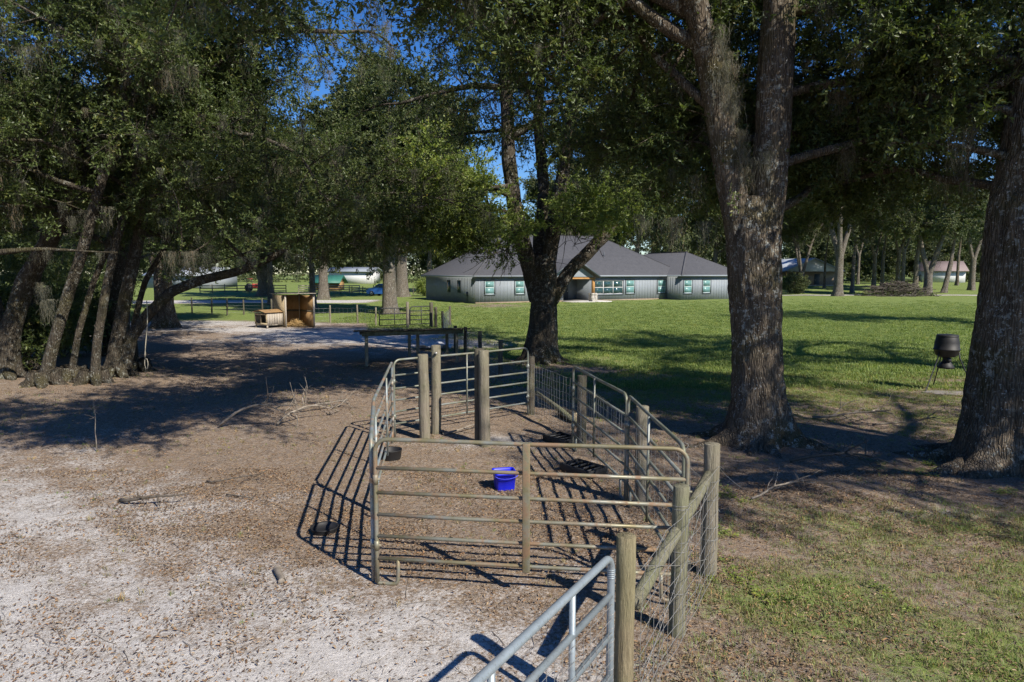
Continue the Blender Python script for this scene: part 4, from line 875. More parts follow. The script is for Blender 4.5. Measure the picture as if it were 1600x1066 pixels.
def line(a, b, n): return [tuple(np.array(a) + (np.array(b) - np.array(a)) * k / (n - 1)) for k in range(n)]
simple_fence('wire fence with slender grey posts between the plywood shelter and the small dark gate', [tuple(gr(x, y)[:2]) for x, y in ((490, 506), (516, 505), (559, 506), (587, 509))], 1.15, .055, M['post_grey'], 3, stay=.3)
simple_fence('wire fence with dark posts crossing the green strip behind the small coop', [tuple(gr(x, y)[:2]) for x, y in ((300, 490), (331, 491), (355, 493), (381, 492), (410, 492), (425, 494))], 1.2, .06, M['post_dark'], 5, stay=.0)
simple_fence('weathered board rail fence along the far side of the sand road', line((-46.5, 102), (-34, 103), 8), 1.35, .07, M['post_grey'], 7, (.35, .75, 1.15), rails=True)
simple_fence('pale rail fence beyond the sand road, near the red tractor', line((-31.5, 101), (-22.5, 101), 7), 1.3, .06, M['board'], 8, (.3, .6, .9, 1.2), rails=True)
simple_fence('dark wire fence along the track by the blue car', line((-25, 100), (-12, 99), 9), 1.2, .06, M['post_dark'], 9)
simple_fence('low dark fence at the far corner of the grey house', line((-14, 97), (-3, 95), 6), 1.3, .06, M['post_dark'], 10)
# run of stub posts beside the low shelter
simple_fence('wire fence with short dark posts running from the lawn gate past the low shelter', [tuple(gr(x, y)[:2]) for x, y in ((703, 508), (692, 522), (712, 550), (727, 556), (750, 572), (782, 590))], 1.15, .07, M['post_dark'], 12, stay=.18, zs=(.05, .25, .45, .65, .85, 1.0))

def pipe_gate(name, a, b, label, mat, h=1.3, rails=5, cat='gate', mid=2, r=.025):
    a = np.array(a, float); b = np.array(b, float); d = b - a; L = np.linalg.norm(d); root = thing(name, (a[0], a[1], float(gz(a[0], a[1]))), label, cat, rz=math.atan2(d[1], d[0]))
    fr = [(0, 0, .15), (0, 0, h - .15), (.05, 0, h - .04), (.16, 0, h), (L - .16, 0, h), (L - .05, 0, h - .04), (L, 0, h - .15), (L, 0, .15)]
    MB().tube(fr, r, 8).build('frame', mat, root, True)
    for k in range(rails): MB().tube([(0, 0, .16 + (h - .16) * k / rails), (L, 0, .16 + (h - .16) * k / rails)], r * .9, 8).build('rail', mat, root, True)
    for k in range(mid): x = L * (k + 1) / (mid + 1); MB().tube([(x, -.03, .15), (x, -.03, h)], r * .8, 6).build('stile', mat, root, True)
    return root
pipe_gate('pipe_gate', gr(593, 513), gr(640, 511.5), 'small dark three-bar pipe gate beyond the low shelter', M['black_metal'], 1.15, 3, mid=1, r=.03)
pipe_gate('pipe_gate', gr(641, 511), gr(675, 509.5), 'small dark four-bar pipe gate hung on the thick dark post', M['black_metal'], 1.2, 4, mid=1, r=.03)
for k, (x, y, h, r, lab) in enumerate([(637, 512, 1.5, .09, 'grey gate post between the two small dark pipe gates'), (674, 511, 1.45, .11, 'thick dark gate post at the hinge of the four-bar gate'), (681, 512, 1.2, .09, 'short dark post beside the thick gate post')]):
    p = gr(x, y); o = post_mesh(MB(), 0, 0, -.2, h, r, 12, k).build('wooden_post', M['post_dark'] if k else M['post_grey']); o.location = p; tag(o, lab, 'post')

# ------------------------------------------------------------------ plywood shelter, coop, low shelter
def shelter():
    a = gr(447, 512); root = thing('animal_shelter', (a[0], a[1], 0), 'tall three-sided plywood animal shelter with straw on its floor', 'shelter'); H = 1.92
    A, B, C, D = (0, 0), (-1.25, 1.6), (.33, 1.62), (1.63, .1)
    def wall(p, q, t0, t1, z0, z1, m, nm, th=.02):
        p = np.array([*p, 0.]); q = np.array([*q, 0.]); u = p + (q - p) * t0; v = p + (q - p) * t1
        return MB().bar(u + (0, 0, (z0 + z1) / 2), v + (0, 0, (z0 + z1) / 2), th, z1 - z0).build(nm, M[m], root)
    wall(A, B, .02, .99, .02, H - .06, 'ply_pale', 'side_panel')  # paler plywood colour paints the sunlight on this panel
    for (p, q) in ((B, C), (C, D)):
        wall(p, q, .02, .98, .0, .90, 'ply', 'back_panel'); wall(p, q, .02, .98, .96, H - .05, 'ply', 'back_panel'); wall(p, q, .03, .97, .88, .98, 'post_dark', 'back_rail', .05)
    for (p, m) in ((A, 'board'), (B, 'board'), (C, 'board'), (D, 'board')): MB().box((p[0], p[1], H / 2), (.09, .09, H), rz=.5).build('corner_post', M[m], root)
    z = H + .02; r = [(-.2, -.22, z + .05), (1.85, -.12, z + .05), (.5, 1.9, z - .03), (-1.55, 1.85, z - .03)]
    MB().add(r + [(x, y, q + .035) for x, y, q in r], [(3, 2, 1, 0), (4, 5, 6, 7), (0, 1, 5, 4), (1, 2, 6, 5), (2, 3, 7, 6), (3, 0, 4, 7)]).build('roof', M['board'], root)
    s_ = MB(); rg = np.random.default_rng(2)
    for k in range(320):
        q = rg.normal(0, 1, 3) * (.3, .24, .0) + (.3, .85, 0); z = max(.0, .42 - .6 * abs(q[0] - .3) - .3 * abs(q[1] - .85)) * rg.random(); d = rg.normal(0, 1, 3) * (.13, .13, .06); s_.bar(q + (0, 0, z + .04) - d, q + (0, 0, z + .04) + d, .015, .01)
    st = s_.build('straw_heap', M['straw']); st.location = root.location; tag(st, 'heap of golden straw on the floor of the plywood shelter', 'straw', kind='stuff')
shelter()
def coop():
    c = gr(417, 513.5); W, D, H0, H1 = 1.2, 1.2, .2, .86; rz = R(-37)
    root = thing('animal_coop', (c[0] - W * math.cos(rz), c[1] - W * math.sin(rz), 0), 'small low wooden coop with two square openings beside the plywood shelter', 'coop', rz=rz)
    for x in (.05, W - .05):
        for y in (.06, D - .05): MB().span(x - .04, x + .04, y - .04, y + .04, 0, H0 - .042).build('leg', M['board'], root)
    MB().span(0, W, 0, .04, H0, H0 + .1).build('front_rail', M['ply_pale'], root); MB().span(0, W, 0, .04, H1 - .1, H1).build('front_rail', M['ply_pale'], root)
    for x in (.05, W / 2, W - .05): MB().span(x - .05, x + .05, .001, .041, H0 + .1, H1 - .1).build('front_stud', M['ply_pale'], root)
    MB().span(.05, W - .05, .4, .43, H0, H1).build('inner_wall', M['post_dark'], root); MB().span(0, W, .045, D, H0 - .04, H0 - .002).build('floor', M['board'], root); MB().span(0, .03, .045, D, H0 + .002, H1).build('side_wall', M['board'], root); MB().span(0, W, D + .003, D + .03, H0, H1).build('back_wall', M['board'], root)
    rg = random.Random(3)
    for k in range(7): y = .045 + k * (D - .045) / 7; MB().span(W - .03, W + rg.uniform(.0, .012), y + .006, y + (D - .05) / 7 - .006, H0 - .03 + rg.uniform(-.04, .03), H1 + rg.uniform(-.01, .03)).build('plank', M['board'], root)
    MB().add([(-.12, -.15, H1 + .05), (W / 2, -.15, H1 + .2), (W + .1, -.15, H1 + .05), (-.12, D + .1, H1 + .05), (W / 2, D + .1, H1 + .2), (W + .1, D + .1, H1 + .05)], [(0, 1, 4, 3), (1, 2, 5, 4)]).build('roof', M['ply'], root)
coop()
def low_shelter():
    a = gr(573, 572); b = gr(700, 560); root = thing('low_shelter', (a[0], a[1], 0), 'low open shelter with a flat dark roof on timber posts beyond the pen', 'shelter', rz=R(16))
    L, D, H = 3.3, 2.0, 1.18
    for (x, y, h) in ((0, 0, H), (L - .12, 0, H + .02), (1.75, D, H - .12), (.15, D, H - .12), (L - .1, D, H - .12), (L * .58, .9, H - .06)):
        MB().box((x, y, h / 2 - .1), (.1, .1, h + .2), rz=.1).build('post', M['post_grey'], root, bevel=.008)
    MB().bar((-.15, -.07, H - .06), (L + .1, -.07, H - .04), .05, .16).build('front_beam', M['brace'], root); MB().bar((-.1, D + .08, H - .2), (L + .1, D + .08, H - .2), .05, .14).build('back_beam', M['post_dark'], root)
    for x in (.05, L - .2): MB().bar((x, -.04, H - .0), (x, D + .05, H - .13), .05, .1).build('rafter', M['post_dark'], root)
    mb = MB(); x = np.linspace(-.35, L + .3, 90); z = .018 * np.sin(x * 2 * math.pi / .15)
    y0, y1 = -.35, D + .3; f = np.stack([x, np.full(90, y0), H + .08 + z], -1); g = np.stack([x, np.full(90, y1), H - .12 + z], -1)
    mb.add(np.vstack([f, g, f - (0, 0, .03), g - (0, 0, .03)]), [(i, i + 1, 90 + i + 1, 90 + i) for i in range(89)] + [(180 + i + 1, 180 + i, 270 + i, 270 + i + 1) for i in range(89)] + [(i + 1, i, 180 + i, 180 + i + 1) for i in range(89)])
    mb.build('roof', M['post_dark'], root)
    # pale crumpled sheet under the far end
    c = gr(672, 552); xs = np.linspace(-.75, .75, 22); ys = np.linspace(-.6, .6, 18); X, Y = np.meshgrid(xs, ys); Z = .12 + .10 * lown(X, Y, 7, 2) + .12 * np.exp(-(X ** 2 + Y ** 2) * 2) + .05 * lown(X, Y, 17, 1)
    m, k = X.shape; i, j = np.meshgrid(np.arange(m - 1), np.arange(k - 1), indexing='ij')
    t = MB().add(np.stack([X, Y, Z], -1), np.stack([i * k + j, i * k + j + 1, (i + 1) * k + j + 1, (i + 1) * k + j], -1)).build('tarpaulin', M['tarp'], None, True); t.location = (c[0], c[1] + 1.5, 0); sd_ = t.modifiers.new('thick', 'SOLIDIFY'); sd_.thickness = .012
    tag(t, 'crumpled pale tarpaulin on the sand behind the low shelter', 'tarpaulin')
low_shelter()

# ------------------------------------------------------------------ the pipe pen
def corral_panel(a, b, label, mat, h=1.54, rails=(.28, .52, .75, .98, 1.24), feet=True, mid=(.5,), group='pipe panels of the pen', r=.0195, flat_mid=False):
    a = np.array(a, float); b = np.array(b, float); d = b - a; L = np.linalg.norm(d); root = thing('corral_panel', (a[0], a[1], float(gz(a[0], a[1]))), label, 'corral panel', group, rz=math.atan2(d[1], d[0]))
    c = .13; arc = lambda cx, s: [(cx + s * c * (1 - math.cos(t)), 0, h - c + c * math.sin(t)) for t in np.linspace(0, math.pi / 2, 6)]
    fr = [(0, 0, .02), (0, 0, .4), (0, 0, .9)] + arc(0, 1) + [(L * .25, 0, h), (L * .5, 0, h - .006), (L * .75, 0, h)] + arc(L, -1)[::-1] + [(L, 0, .9), (L, 0, .4), (L, 0, .02)]
    MB().tube(fr, r * 1.15, 12).build('frame', mat, root, True)
    rg = random.Random(int(a[0] * 100 + b[1] * 10))
    for z in rails: j = rg.uniform(-.008, .008); MB().tube([(.01, 0, z), (L * .3, 0, z + j), (L * .65, 0, z + j * .4), (L - .01, 0, z)], r, 10).build('rail', mat, root, True)
    for t in mid:
        if flat_mid: MB().box((L * t, -.028, (h + rails[0]) / 2 - .02), (.075, .05, h - rails[0] + .06)).build('stile', mat, root, bevel=.008)
        else: MB().tube([(L * t, -.035, rails[0] - .03), (L * t, -.035, h)], r * .85, 10).build('stile', mat, root, True)
    if feet:
        for x0, s in ((0, 1), (L, -1)):
            p = [(x0, 0, .02)] + [(x0 + s * (.02 + .1 * k), 0, .012) for k in (0, 1)] + [(x0 + s * (.17 + .05 * math.sin(t)), 0, .062 - .05 * math.cos(t)) for t in np.linspace(0, math.pi / 2, 5)] + [(x0 + s * .225, 0, .16), (x0 + s * .225, 0, rails[0])]
            MB().tube(p, r, 10).build('foot', mat, root, True)
    for x0 in (0, L):
        for z in (.42, 1.12):
            lg = MB(); lg.tube([(x0, .0, z - .05), (x0, .0, z + .05)], r * 1.5, 10); lg.tube([(x0 - .05, 0, z), (x0 + .05, 0, z)], .012, 6); lg.build('pin_lug', mat, root, True)
    return root
corral_panel((-1.40, 6.82), (1.69, 6.42), 'rusty brown front panel with a flat centre stile, nearest the hinged bright gate', M['pipe_front'], flat_mid=True)
corral_panel((-1.45, 6.88), (-1.84, 8.95), 'short rust-streaked side panel joining the rusty front panel on the open sandy side', M['pipe_left'])
corral_panel((-1.86, 9.02), (-2.30, 12.95), 'long streaked side panel on the open sandy side, before the tall posts', M['pipe_left'])
corral_panel((-2.30, 13.15), (.36, 15.35), 'pale grey back panel behind the weathered upright posts', M['pipe_grey'], feet=False)
corral_panel((1.12, 12.34), (1.61, 9.44), 'grey-green side panel farther along the woven wire, beside the black trays', M['pipe_grey'])
corral_panel((1.62, 9.36), (1.69, 6.55), 'grey-green side panel joining the rusty front panel on the woven wire side', M['pipe_grey'])
for k, (p, h, r, lean, mat, lab) in enumerate([((-1.69, 13.05), 1.66, .105, (-.03, 0), 'post_grey', 'shorter weathered post with a dished top in the pair nearer the long streaked panel'), ((-1.53, 13.5), 1.78, .10, (.02, 0), 'post_grey', 'taller weathered post with a bolt in the pair nearer the long streaked panel'),
                                             ((-.62, 12.8), 1.80, .095, (0, 0), 'post_dark', 'dark upright post at the back of the pair farther from the streaked panel'), ((-.50, 12.55), 1.80, .10, (-.03, 0), 'post_grey', 'grey upright post at the front of the pair farther from the streaked panel')]):
    root = thing('wooden_post', (p[0], p[1], float(gz(*p))), lab, 'post', 'tall posts inside the pen'); post_mesh(MB(), 0, 0, -.3, h, r, 18, 50 + k, lean).build('shaft', M[mat], root, True)
    if k == 1: MB().tube([(.03, -.105, h - .14), (.03, -.14, h - .14)], .028, 10).build('bolt', M['wire'], root)
    if k == 2: MB().tube([(-.1, .03, h - .5), (.1, .04, h - .5)], .015, 8).build('bolt', M['wire'], root)
def wire_fence():
    pts = [(.44, 15.45), (1.32, 12.75), (1.80, 9.25), (2.13, 7.12), (1.50, 5.90), (.80, 4.62)]
    root = thing('wire_fence', (2.13, 7.12, 0), 'woven wire fence on timber posts with a diagonal mossy brace, hugging the pen', 'fence'); o = np.array([2.13, 7.12, 0])
    hs = [1.35, 1.30, 1.40, 1.44, 1.38, 1.42]; rs = [.08, .09, .095, .086, .073, .071]; ms = ['post_dark', 'post_dark', 'post_grey', 'post_grey', 'brace', 'post_new']
    for k, (x, y) in enumerate(pts):
        p = post_mesh(MB(), x - o[0], y - o[1], -.3, hs[k] + float(gz(x, y)), rs[k], 20, 80 + k).build('post', M[ms[k]], root, True)
        if k == 5: p['label'] = 'yellowish treated post carrying the bright hinged gate'
        if k in (3, 4):
            tw = MB(); rg = np.random.default_rng(k)
            for q in range(5):
                z = rg.uniform(.3, 1.2); t = np.linspace(0, 6.6, 20); tw.tube(np.stack([x - o[0] + (rs[k] + .004) * np.cos(t), y - o[1] + (rs[k] + .004) * np.sin(t), z + .02 * t / 6], -1), .0022, 4, False)
            tw.build('wire_wrap', M['wire'], p)
    br = MB(); a = np.array([.91, 4.84, .80]) - o; b = np.array([2.06, 6.98, 1.12]) - o; off = np.array([.10, -.05, 0]); t = np.linspace(0, 1, 8)[:, None]
    p = a + (b - a) * t + off * 0 ; p[:, 2] += .01 * np.sin(t[:, 0] * 7); br.tube(p, .054, 14)
    bo = br.build('brace_rail', M['brace'], root, True)
    wr = MB(); c = a + (b - a) * .56; ax = (b - a) / np.linalg.norm(b - a); e1 = np.cross(ax, (0, 0, 1)); e1 /= np.linalg.norm(e1); e2 = np.cross(ax, e1); tt = np.linspace(0, 25, 90)
    wr.tube(c + np.cos(tt)[:, None] * e1 * .057 + np.sin(tt)[:, None] * e2 * .057 + ax * (tt / 25 * .035)[:, None], .003, 5, False); wr.build('wire_wrap', M['wire'], bo)
    w_ = MB(); zs = [.06, .17, .29, .42, .56, .72, .88, 1.05, 1.2]
    for k in range(5):
        A = np.array([*pts[k], 0]) - o; B = np.array([*pts[k + 1], 0]) - o; u = (B - A) / np.linalg.norm(B - A); nn = np.array([-u[1], u[0], 0]) * (-.10)
        if k >= 3: nn = -nn
        mesh_fence(w_, A + nn, B + nn, zs, .15, .0026, 5 + k)
    # loose strands and a diagonal tension wire
    rg = np.random.default_rng(3)
    for k in range(7):
        t = np.linspace(0, 1, 12); a0 = np.array([1.85 + rg.uniform(0, .3), 8.6 - rg.uniform(0, 1.2), rg.uniform(.8, 1.3)]) - o; b0 = a0 + np.array([rg.uniform(.0, .35), rg.uniform(-1.1, .3), rg.uniform(-.5, .2)])
        q = a0 + (b0 - a0) * t[:, None]; q[:, 2] += .14 * np.sin(t * 3.1); q[:, 0] += .08 * np.sin(t * 6); w_.tube(q, .0022, 4, False)
    w_.tube(np.array([[2.10, 7.0, 1.1], [1.5, 5.82, .62], [.86, 4.6, .15]]) - o, .003, 4, False); w_.tube(np.array([[2.10, 7.02, .2], [1.5, 5.82, .66], [.86, 4.6, 1.2]]) - o, .003, 4, False)
    tag(w_.build('wire_mesh', M['wire'], root), kind='stuff')
    lr = MB(); lr.tube(np.array([[.55, 15.1, .55], [1.0, 13.9, .42], [1.30, 12.9, .30]]) - o, .055, 10); lr.build('low_rail', M['brace'], root, True)
wire_fence()
def near_gate():
    a = np.array([.68, 4.50]); b = np.array([-.15, 3.08]); d = (b - a) / np.linalg.norm(b - a); L = 3.3; root = thing('tube_gate', (a[0], a[1], 0), 'bright galvanised tube gate with wire mesh infill hinged on the yellowish post', 'gate', rz=math.atan2(d[1], d[0]))
    h, c = 1.32, .10; fr = [(0, 0, .15), (0, 0, .7), (0, 0, 1.0)] + [(c - c * math.cos(t), 0, h - c + c * math.sin(t)) for t in np.linspace(0, math.pi / 2, 8)] + [(L / 2, 0, h)] + [(L - c + c * math.sin(t), 0, h - c + c * math.cos(t)) for t in np.linspace(0, math.pi / 2, 8)] + [(L, 0, .7), (L, 0, .15)]
    MB().tube(fr, .026, 16).build('frame', M['pipe_new'], root, True)
    for z in (.16, .45, .75, 1.04): MB().tube([(0, 0, z), (L, 0, z)], .023, 14).build('rail', M['pipe_new'], root, True)
    for x in (.62, 1.55, 2.5): MB().tube([(x, 0, .16), (x, 0, h - .005)], .021, 14).build('stile', M['pipe_new'], root, True)
    w_ = MB()
    for x in np.arange(.08, L, .102): w_.tube([(x, .02, .15), (x, .02, 1.04)], .002, 4, False)
    for z in np.arange(.17, 1.05, .102): w_.tube([(0, .022, z), (L, .022, z)], .002, 4, False)
    for z in np.arange(.2, 1.0, .1): t = np.linspace(0, 6.3, 10); w_.tube(np.stack([.029 * np.cos(t), .029 * np.sin(t), z + .01 * t], -1), .002, 4, False)
    tag(w_.build('wire_mesh', M['wire'], root), kind='stuff')
    hg = MB()
    for k in range(5): hg.tube([(0, 0, h - .16 + .014 * k), (0, 0, h - .153 + .014 * k)], .029, 14)
    hg.build('hinge_collar', M['pipe_new'], root)
near_gate()

# ------------------------------------------------------------------ small things
def tub():
    p = gr(788, 761); root = thing('plastic_tub', (p[0], p[1], float(gz(p[0], p[1]))), 'bright blue square plastic tub on the litter inside the pen', 'tub', rz=R(12))
    def sq(s, z, m=6, k=.25):
        pts = []
        for cx, cy, a0 in ((1, 1, 0), (-1, 1, 90), (-1, -1, 180), (1, -1, 270)):
            for t in np.linspace(0, 90, m): pts.append((cx * s * (1 - k) + s * k * math.cos(R(a0 + t)), cy * s * (1 - k) + s * k * math.sin(R(a0 + t)), z))
        return pts
    rows = [sq(.13, .0), sq(.135, .012), sq(.155, .24), sq(.172, .245), sq(.172, .275), sq(.158, .275), sq(.15, .24), sq(.128, .03), sq(.02, .03)]
    n = 24; mb = MB(); v = np.array(rows).reshape(-1, 3); mb.add(v, [(r * n + j, r * n + (j + 1) % n, (r + 1) * n + (j + 1) % n, (r + 1) * n + j) for r in range(len(rows) - 1) for j in range(n)]); mb.build('bucket', M['blue'], root)
    ha = MB(); ha.tube([(.17 * math.cos(t), -.17 - .03 * math.sin(t), .25 - .05 * math.sin(t)) for t in np.linspace(0, math.pi, 10)], .006, 6); ha.build('handle', M['blue'], root)
tub()
def tray(px, py, rz, lab):
    p = gr(px, py); root = thing('plastic_tray', (p[0], p[1], float(gz(p[0], p[1]))), lab, 'tray', 'black trays by the wire', rz=rz); w_, l_ = .22, .34
    MB().span(-l_, l_, -w_, -w_ + .03, 0, .13).span(-l_, l_, w_ - .03, w_, 0, .13).span(-l_, -l_ + .03, -w_ + .03, w_ - .03, 0, .128).span(l_ - .03, l_, -w_ + .03, w_ - .03, 0, .128).build('rim', M['black'], root, bevel=.006)
    MB().span(-l_ + .03, l_ - .03, -w_ + .03, w_ - .03, .004, .02).build('base', M['black'], root)
    for x in np.linspace(-l_ + .12, l_ - .12, 4): MB().span(x - .014, x + .014, -w_ + .031, w_ - .031, .085, .115).build('slat', M['black_metal'], root)
tray(879, 692, R(-55), 'black slatted tray beside the farther grey-green side panel'); tray(912, 738, R(-50), 'black slatted tray in front of the other one, nearer the rusty panel')
def pan(px, py, r, h, lab):
    p = gr(px, py); root = thing('rubber_pan', (p[0], p[1], float(gz(p[0], p[1]))), lab, 'pan'); MB().lathe([(r * .02, .005), (r * .85, 0), (r * .9, .02), (r, h), (r * 1.04, h + .01), (r * 1.0, h + .016), (r * .92, h), (r * .82, .03), (r * .02, .03)], 28).build('bowl', M['black'], root, True)
pan(611, 717, .19, .16, 'deep black rubber feed pan just inside the long streaked side panel'); pan(507, 831, .17, .06, 'shallow black rubber dish lying in the striped shadow outside the pen')
def feeder():
    p = gr(1462, 600); p = at(1476, 600, 18.6); p[2] = 0; root = thing('game_feeder', (p[0], p[1], float(gz(p[0], p[1]))), 'black drum feeder on thin tripod legs beside the lichen-spotted trunk', 'feeder')
    z0 = .95
    MB().lathe([(.02, z0), (.20, z0), (.27, z0 + .05), (.305, z0 + .18), (.325, z0 + .19), (.325, z0 + .22), (.308, z0 + .23), (.295, z0 + .40), (.262, z0 + .55), (.25, z0 + .57)], 40).build('drum', M['black'], root, True)
    MB().lathe([(.265, z0 + .55), (.27, z0 + .58), (.25, z0 + .605), (.12, z0 + .62), (.02, z0 + .62)], 36).build('lid', M['black'], root, True)
    fn = MB().lathe([(.11, z0 + .01), (.085, z0 - .06), (.09, z0 - .12), (.15, z0 - .19), (.21, z0 - .28), (.20, z0 - .32), (.02, z0 - .32)], 30).build('funnel', M['black'], root, True); MB().span(-.05, .05, -.16, -.06, z0 - .13, z0 - .02).build('timer_box', M['black_metal'], fn)
    for k, a in enumerate((200, 328, 80)):
        c, s = math.cos(R(a)), math.sin(R(a)); MB().tube([(c * .29, s * .29, z0 + .14), (c * .31, s * .31, z0 - .02), (c * .70, s * .70, .02), (c * .74, s * .74, .0)], .017, 8).build('leg', M['black_metal'], root, True); MB().tube([(c * .74, s * .74, .008), (c * .84, s * .84, .008)], .016, 8).build('foot', M['black_metal'], root)
    q = at(1490, 612, 18.2); t = MB(); rg = np.random.default_rng(1); th = np.linspace(0, 2 * math.pi, 36, endpoint=False); rr = 1 + .18 * np.sin(3 * th + 1) + .1 * np.sin(7 * th); ring = np.stack([.8 * rr * np.cos(th), .3 * rr * np.sin(th), np.full(36, .008)], -1); t.add(np.vstack([ring, ring * (.85, .85, 0) + (0, 0, .018), [[0, 0, .022]]]), [(i, (i + 1) % 36, 36 + (i + 1) % 36, 36 + i) for i in range(36)], [(36 + i, 36 + (i + 1) % 36, 72) for i in range(36)])
    o = t.build('shaded_sand_patch', M['sandy'], None, True); o.location = (q[0], q[1], .0); o['kind'] = 'structure'
feeder()
def branchy(px, py, L, rz, r, lab, seed, up=.15, nsub=5, name='fallen_branch', mat='deadwood', sub=(.3, .55), sub_up=.25):
    p = gr(px, py); root = thing(name, (p[0], p[1], float(gz(p[0], p[1]))), lab, 'branch', rz=rz); rg = np.random.default_rng(seed); mb = MB(); tw = MB()
    q = wander(rg, (-L / 2, 0, r + .01), (1, 0, 0), L, L / 9, .16); q[:, 2] = r + .01 + np.abs(q[:, 2] - r) * .5 + up * np.sin(np.linspace(0, math.pi, len(q))) * .6; mb.tube(q, np.linspace(r, r * .35, len(q)), 9)
    for k in range(nsub):
        i = rg.integers(2, len(q) - 1); d = np.array([.6, rg.choice([-1, 1]) * rg.uniform(.4, 1), rg.uniform(-.05, sub_up * 2)]); l2 = L * rg.uniform(*sub); s2 = wander(rg, q[i], d, l2, l2 / 6, .22); s2[:, 2] = np.maximum(s2[:, 2], .012); tw.tube(s2, np.linspace(r * .5, r * .12, len(s2)), 6)
        for _ in range(2):
            j = rg.integers(1, len(s2) - 1); s3 = wander(rg, s2[j], d + rg.normal(0, .6, 3), l2 * .4, l2 * .12, .25); s3[:, 2] = np.maximum(s3[:, 2], .01); tw.tube(s3, np.linspace(r * .25, r * .08, len(s3)), 4)
    mb.build('limb', M[mat], root, True); tw.build('twigs', M[mat], root, True)
branchy(225, 797, 1.05, R(-28), .028, 'crooked dark stick lying alone on the white sand', 1, .05, 3, mat='twig', sub=(.15, .3))
branchy(362, 762, .95, R(-20), .014, 'thin curved twig on the brown litter past the dark stick', 2, .03, 2, mat='twig', sub=(.2, .35))
branchy(370, 783, .5, R(-35), .012, 'short bare twig just below the thin curved twig', 12, .02, 1, mat='twig', sub=(.2, .3))
branchy(405, 662, 1.6, R(25), .03, 'pale bleached branch with an arching twig at the edge of the shade', 3, .7, 6)
branchy(475, 655, 1.5, R(60), .03, 'bleached branch with upright forks beside the long side panel', 4, .35, 7, sub_up=.8)
branchy(510, 640, 1.3, R(30), .032, 'stubby pale branch end lying behind the forked one', 5, .2, 3)
branchy(735, 680, 1.1, R(10), .022, 'pale stick on the ground between the weathered posts', 6, .03, 2)
branchy(1340, 660, 1.8, R(-25), .03, 'bleached bough lying between the two big trunks', 7, .12, 6)
branchy(1300, 720, 1.6, R(10), .03, 'dark tangled bough lying in front of the roots of the twin-stemmed oak', 8, .18, 7, mat='twig')
branchy(1240, 775, 1.5, R(20), .018, 'thin pale twig at the sunny edge of the shade by the roots', 9, .08, 6)
branchy(1420, 668, 1.4, R(-15), .022, 'grey twiggy bough close to the roots of the lichen-spotted trunk', 10, .12, 5)
def sapling():
    p = gr(152, 705); root = thing('dead_sapling', (p[0], p[1], 0), 'bare dead sapling standing upright on the sand', 'sapling'); rg = np.random.default_rng(5); q = wander(rg, (0, 0, -.05), (.05, 0, 1), .95, .12, .08); MB().tube(q, np.linspace(.011, .004, len(q)), 6).build('stem', M['deadwood'], root, True); tw = MB()
    for k in range(9): i = rg.integers(len(q) // 2, len(q)); s2 = wander(rg, q[i], (rg.normal(0, .8), rg.normal(0, .8), rg.uniform(-.3, .8)), rg.uniform(.15, .35), .06, .2); tw.tube(s2, np.linspace(.005, .0015, len(s2)), 4)
    tw.build('twigs', M['deadwood'], root, True)
sapling()
def cut_log(px, py, L, r, rz, lab, end='ply_pale', bark='bark_dark'):
    p = gr(px, py); root = thing('cut_log', (p[0], p[1], float(gz(p[0], p[1]))), lab, 'log', rz=rz); mb = MB(); x = np.linspace(-L / 2, L / 2, 9); mb.tube(np.stack([x, .01 * np.sin(x * 9), np.full(9, r * .95)], -1), r * (1 + .05 * np.sin(x * 11)), 16, False).build('bark', M[bark], root, True)
    for s in (-1, 1): MB().tube([(s * L / 2 - .004 * s, 0, r * .95), (s * L / 2 + .003 * s, 0, r * .95)], r * .99, 16).build('cut_end', M[end], root)
cut_log(889, 655, .7, .12, R(-70), 'short cut log with a pale sawn end behind the woven wire'); cut_log(437, 905, .34, .035, R(115), 'small grey driftwood piece half sunk in the white sand', 'deadwood', 'deadwood')
def brush_pile():
    x = at(1402, 446, 93)[0]; root = thing('brush_pile', (x, 93, float(gz(x, 93))), 'low heap of cut brush in front of the grove', 'brush pile'); rg = np.random.default_rng(8); mb = MB()
    for k in range(420):
        a = rg.normal(0, 1, 3) * (1.7, 1.0, 0); h = max(.05, 1.9 * (1 - (a[0] / 4.6) ** 2 - (a[1] / 2.6) ** 2)); a[2] = h * rg.random() ** .5; d = rg.normal(0, 1, 3) * (.9, .6, .22); pts = np.array([a - d, a + rg.normal(0, .08, 3), a + d]); pts[:, 2] = np.maximum(pts[:, 2], .03); mb.tube(pts, (.04, .03, .012), 4, False)
    tag(mb.build('brush', M['twig'], root), kind='stuff')
    P = rg.normal(0, 1, (160, 3)) * (2.2, 1.0, 0); P[:, 2] = np.clip(1.3 * (1 - (P[:, 0] / 4.6) ** 2 - (P[:, 1] / 2.6) ** 2), .1, 2) * rg.random(160) ** .4; scatter('leaves', SPRIG_F, P, rg.uniform(0, 6.28, (160, 3)), rg.uniform(.8, 1.6, 160), root)
brush_pile()
